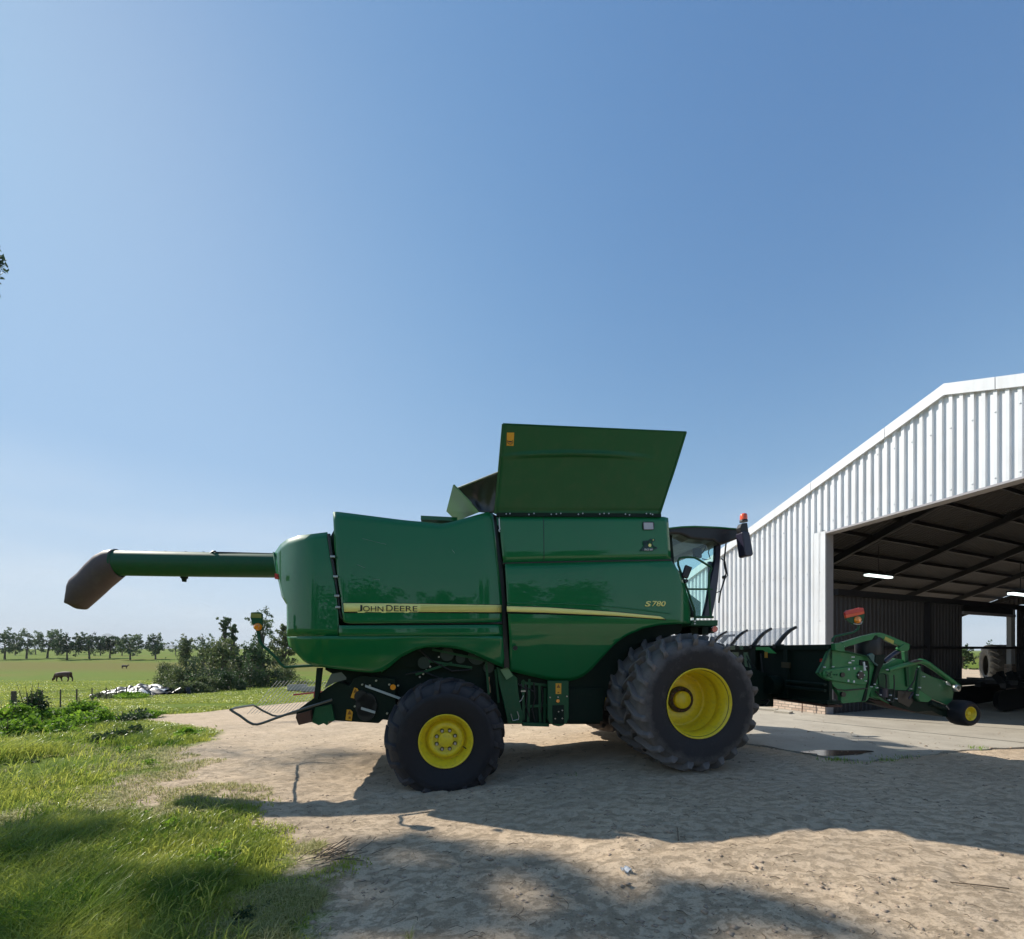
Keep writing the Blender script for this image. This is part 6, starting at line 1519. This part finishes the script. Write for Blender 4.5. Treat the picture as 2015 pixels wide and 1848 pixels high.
# ---- cattle
def cow(px, py_feet, Y, L_c, name, lb, col, grazing=True, flip=1):
    x = (px-CX)/FOC*Y; z = float(gbase(x, Y)); root = empty(name, (x, Y, z), 0); root.scale = (flip, 1, 1); tag(root, lb, 'cow')
    me = bpy.data.meshes.new('body'); bm = bmesh.new(); S = L_c/2.2
    J = {}; lay = bm.verts.layers.skin.verify()
    def v(n_, p, r_):
        vt = bm.verts.new([c*S for c in p]); J[n_] = vt; vt[lay].radius = (r_[0]*S, r_[1]*S); return vt
    v('hip', (.75,0,1.05), (.30,.32)); v('belly', (.1,0,.98), (.34,.36)); v('chest', (-.5,0,1.0), (.30,.36)); v('neck', (-.85,0,.98), (.17,.20))
    if grazing: v('neck2', (-1.08,0,.62), (.12,.14)); v('head', (-1.22,0,.34), (.11,.12)); v('muz', (-1.33,0,.12), (.07,.07))
    else: v('neck2', (-1.05,0,1.2), (.12,.14)); v('head', (-1.25,0,1.25), (.11,.12)); v('muz', (-1.48,0,1.12), (.07,.07))
    v('rump', (.98,0,1.12), (.20,.22)); v('tail1', (1.12,0,1.05), (.04,.04)); v('tail2', (1.16,0,.6), (.025,.025)); v('tail3', (1.16,0,.35), (.05,.05))
    E = [('hip','belly'),('belly','chest'),('chest','neck'),('neck','neck2'),('neck2','head'),('head','muz'),('hip','rump'),('rump','tail1'),('tail1','tail2'),('tail2','tail3')]
    for s_, y in (('l', .2), ('r', -.2)):
        o_ = .12 if s_ == 'l' else -.08
        v('f1'+s_, (-.52+o_*.3,y,.65), (.13,.13)); v('f2'+s_, (-.52+o_,y,.33), (.06,.06)); v('f3'+s_, (-.50+o_*1.4,y,.03), (.06,.06))
        v('h1'+s_, (.82,y,.72), (.17,.15)); v('h2'+s_, (.95+o_*.5,y,.42), (.07,.07)); v('h3'+s_, (.86+o_,y,.03), (.06,.06))
        E += [('chest','f1'+s_),('f1'+s_,'f2'+s_),('f2'+s_,'f3'+s_),('hip','h1'+s_),('h1'+s_,'h2'+s_),('h2'+s_,'h3'+s_)]
        e_ = J['head'].co; v('e'+s_, (e_.x/S+.03, y*1.0, e_.z/S+.14), (.035,.035)); E.append(('head','e'+s_))
    for a, c in E: bm.edges.new((J[a], J[c]))
    J['hip'][lay].use_root = True
    bm.to_mesh(me); bm.free(); me.materials.append(col); o = bpy.data.objects.new('body', me); COL.objects.link(o); o.parent = root
    o.modifiers.new('skin', 'SKIN').use_smooth_shade = True; o.modifiers.new('sub', 'SUBSURF').levels = 1
    return root
hide = paint('cow_hide_brown', (.075, .026, .012), .7, var=.5, vscale=1.2)
cow(124, 1335, 58, 2.35, 'grazing_cow', 'brown cow grazing in the pasture with its head down', hide, True)
cow(246, 1326, 88, 1.3, 'calf', 'small dark calf standing far off right of the grazing cow', paint('calf_hide_dark', (.03,.015,.012), .7, var=.4), False, -1)

# ---- black and white plastic heap
m, t, b = new_mat('silage_plastic'); N, K = t.nodes, t.links.new
tcn = N.new('ShaderNodeTexCoord'); mmn = N.new('ShaderNodeMapping'); mmn.inputs['Scale'].default_value = (.55, 1, 1.6); mmn.inputs['Rotation'].default_value = (0, .35, 0); K(tcn.outputs['Object'], mmn.inputs[0])
nn = N.new('ShaderNodeTexNoise'); nn.inputs['Scale'].default_value = 2.6; nn.inputs['Detail'].default_value = 3; nn.inputs['Distortion'].default_value = 1.8; K(mmn.outputs[0], nn.inputs[0])
rr_ = N.new('ShaderNodeValToRGB'); rr_.color_ramp.interpolation = 'CONSTANT'; rr_.color_ramp.elements[0].color = (.012,.012,.014,1); rr_.color_ramp.elements[1].position = .64; rr_.color_ramp.elements[1].color = (.62,.62,.62,1); K(nn.outputs[0], rr_.inputs[0]); K(rr_.outputs[0], b.inputs['Base Color']); b.inputs['Roughness'].default_value = .35
Y = 30; c = gloc(262, Y); a_ = (255-320)/FOC
mb = MB()
def hf(s, t):
    x = (s-.5)*4.8; y = (t-.5)*3.2; f = max(0, 1-(abs(x)/2.4)**2.2)*max(0, 1-(abs(y)/1.6)**2.4); prof = .25+.75*smoothstep(-2.2, 1.6, x)
    return Vector((x, y, f**.6*prof*(.6+.5*float(fbm(np.array(s*7), np.array(t*6), 3))) - .15))
mb.grid(hf, 40, 24)
r3_ = random.Random(4)
for k in range(54):     # crumpled folds of sheet, black on one side and white on the other
    s_, t_ = r3_.uniform(.06, .94), r3_.uniform(.05, .75); c0 = hf(s_, t_); lx, ly, lz = r3_.uniform(.35, .8), r3_.uniform(.2, .5), r3_.uniform(.10, .30); th = r3_.uniform(-.35, .35)
    mb.cur = 1 if k % 6 == 0 else 0
    def ff(a, b_, c0=c0, lx=lx, ly=ly, lz=lz, th=th, k=k):
        x = (a-.5)*2*lx; y = (b_-.5)*2*ly; z = lz*(1-(2*a-1)**2)*(1-.7*(2*b_-1)**2)+.05*math.sin(9*a+7*b_+k)
        return c0+Vector((x*math.cos(th)-y*math.sin(th), x*math.sin(th)+y*math.cos(th), z-.04))
    mb.grid(ff, 8, 5)
mb.cur = 0; c = gloc(258, Y)
M['plastic_black'] = paint('black_sheet', (.012,.012,.014), .4, var=.2); M['plastic_white'] = paint('white_sheet', (.55,.55,.54), .45, var=.2, vscale=5, dirt=.3, dirt_col=(.15,.14,.12))
o = mb.build('plastic_heap', [M['plastic_black'], M['plastic_white']], None, loc=(c[0], c[1], c[2])); tag(o, 'heap of crumpled black and white plastic sheeting beyond the fence', 'plastic heap')
mb = MB()
for k in range(34):
    px = rng.uniform(325, 372); Yb = 31+rng.uniform(-1, 2); c = gloc(px, Yb); s = rng.uniform(.1, .35); a = Vector((c[0], c[1], c[2]+rng.uniform(.05, .35))); d = Vector((rng.gauss(0,1), rng.gauss(0,1), rng.gauss(0,.6))).normalized(); mb.bar(a-d*s, a+d*s, s*.6, .04)
o = mb.build('rubbish_heap', M['black']); tag(o, 'dark rubbish and planks under the cut brush', 'rubbish', kind='stuff')

# ---- hay rake standing behind the combine
rk = empty('hay_rake', gloc(598, 13.5), .3); tag(rk, 'grey hay rake tines with a red bar behind the tail of the combine', 'hay rake')
mb = MB(); mb.bar((-.3, 0, .80), (1.4, 0, .95), .05, .05); mb.bar((.3,0,.0), (.3,0,.85), .04, .04); mb.bar((1.2,0,.0), (1.2,0,1.0), .06, .06); mb.build('red_beam', paint('faded_red', (.30,.06,.06), .6, var=.4, vscale=20), rk)
mb = MB()
for k in range(26):
    x = -1.3+k*.1; mb.tube([(x+.55, 0, 1.25), (x+.35, .02, 1.0), (x, .05, .55), (x-.28, .04, .25)], .008, 5)
mb.build_each('tine', M['steel'], rk)
for i, (px, Y, w, h, col, lb) in enumerate(((585, 34, 1.3, .55, 'jamb', 'left grey feed trough behind the hay rake'), (612, 32, 1.2, .45, 'jamb', 'right grey feed trough behind the hay rake'))):
    c = gloc(px, Y); mb = MB(); mb.box((-w/2,-.3,.1),(w/2,.3,.14)); mb.box((-w/2,-.3,.1),(w/2,-.26,h)); mb.box((-w/2,.26,.1),(w/2,.3,h)); mb.box((-w/2,-.26,.14),(-w/2+.04,.26,h)); mb.box((w/2-.04,-.26,.14),(w/2,.26,h))
    for sx in (-1, 1): mb.box((sx*w*.4-.04,-.3,0),(sx*w*.4+.04,.3,.1))
    o = mb.build('feed_trough', M[col], None, loc=c); tag(o, lb, 'feed trough')

# ---- mountains
m, t, b = new_mat('mountain_scrub'); b.inputs['Base Color'].default_value = (.055, .075, .05, 1); b.inputs['Roughness'].default_value = .95
xs_ = np.linspace(-1.06, .9, 260); Rm = 5200
ridge_px = [(-80,1274),(150,1274),(185,1268),(196,1252),(207,1245.5),(222,1249),(240,1256),(262,1263),(280,1266),(300,1269),(320,1268),(340,1270),(355,1268),(380,1272),(430,1268),(500,1273),(600,1271),(900,1272),(1300,1274),(2000,1273)]
V = []; F = []
for i, tx in enumerate(xs_):
    px = CX+tx*FOC; py = np.interp(px, [p[0] for p in ridge_px], [p[1] for p in ridge_px]) - 1.0*float(fbm(np.array(px*.08), np.array(1.), 3)-.5)*3
    zr_ = CAMZ+(HY-py)/FOC*Rm
    for k, (dy, f) in enumerate(((-900, 0), (-500, .35), (-200, .75), (0, 1), (500, .6), (1200, .0))):
        V.append((tx*(Rm+dy), Rm+dy, -10+(zr_+10)*f*(1+.10*math.sin(i*.9+k)*(k in (1,2)))))
n6 = 6
for i in range(len(xs_)-1):
    for k in range(5): F.append((i*n6+k, (i+1)*n6+k, (i+1)*n6+k+1, i*n6+k+1))
me = bpy.data.meshes.new('mountains'); me.from_pydata(V, [], F); me.materials.append(m); me.polygons.foreach_set('use_smooth', [True]*len(F)); o = bpy.data.objects.new('mountains', me); COL.objects.link(o); tag(o, kind='structure')

# ---- haze
mb = MB(); mb.box((-8000, -600, -14), (8000, 8000, 300)); hz = mb.build('haze', bpy.data.materials.new('haze_air')); tag(hz, kind='stuff', label='pale blue haze over the distant fields', cat='haze')
hm = hz.data.materials[0]; hm.use_nodes = True
for n in list(hm.node_tree.nodes): hm.node_tree.nodes.remove(n)
o_ = hm.node_tree.nodes.new('ShaderNodeOutputMaterial'); pv = hm.node_tree.nodes.new('ShaderNodeVolumePrincipled')
pv.inputs['Color'].default_value = (.92, .96, 1.0, 1); pv.inputs['Density'].default_value = .00016; pv.inputs['Anisotropy'].default_value = 0.0
hm.node_tree.links.new(pv.outputs[0], o_.inputs['Volume'])
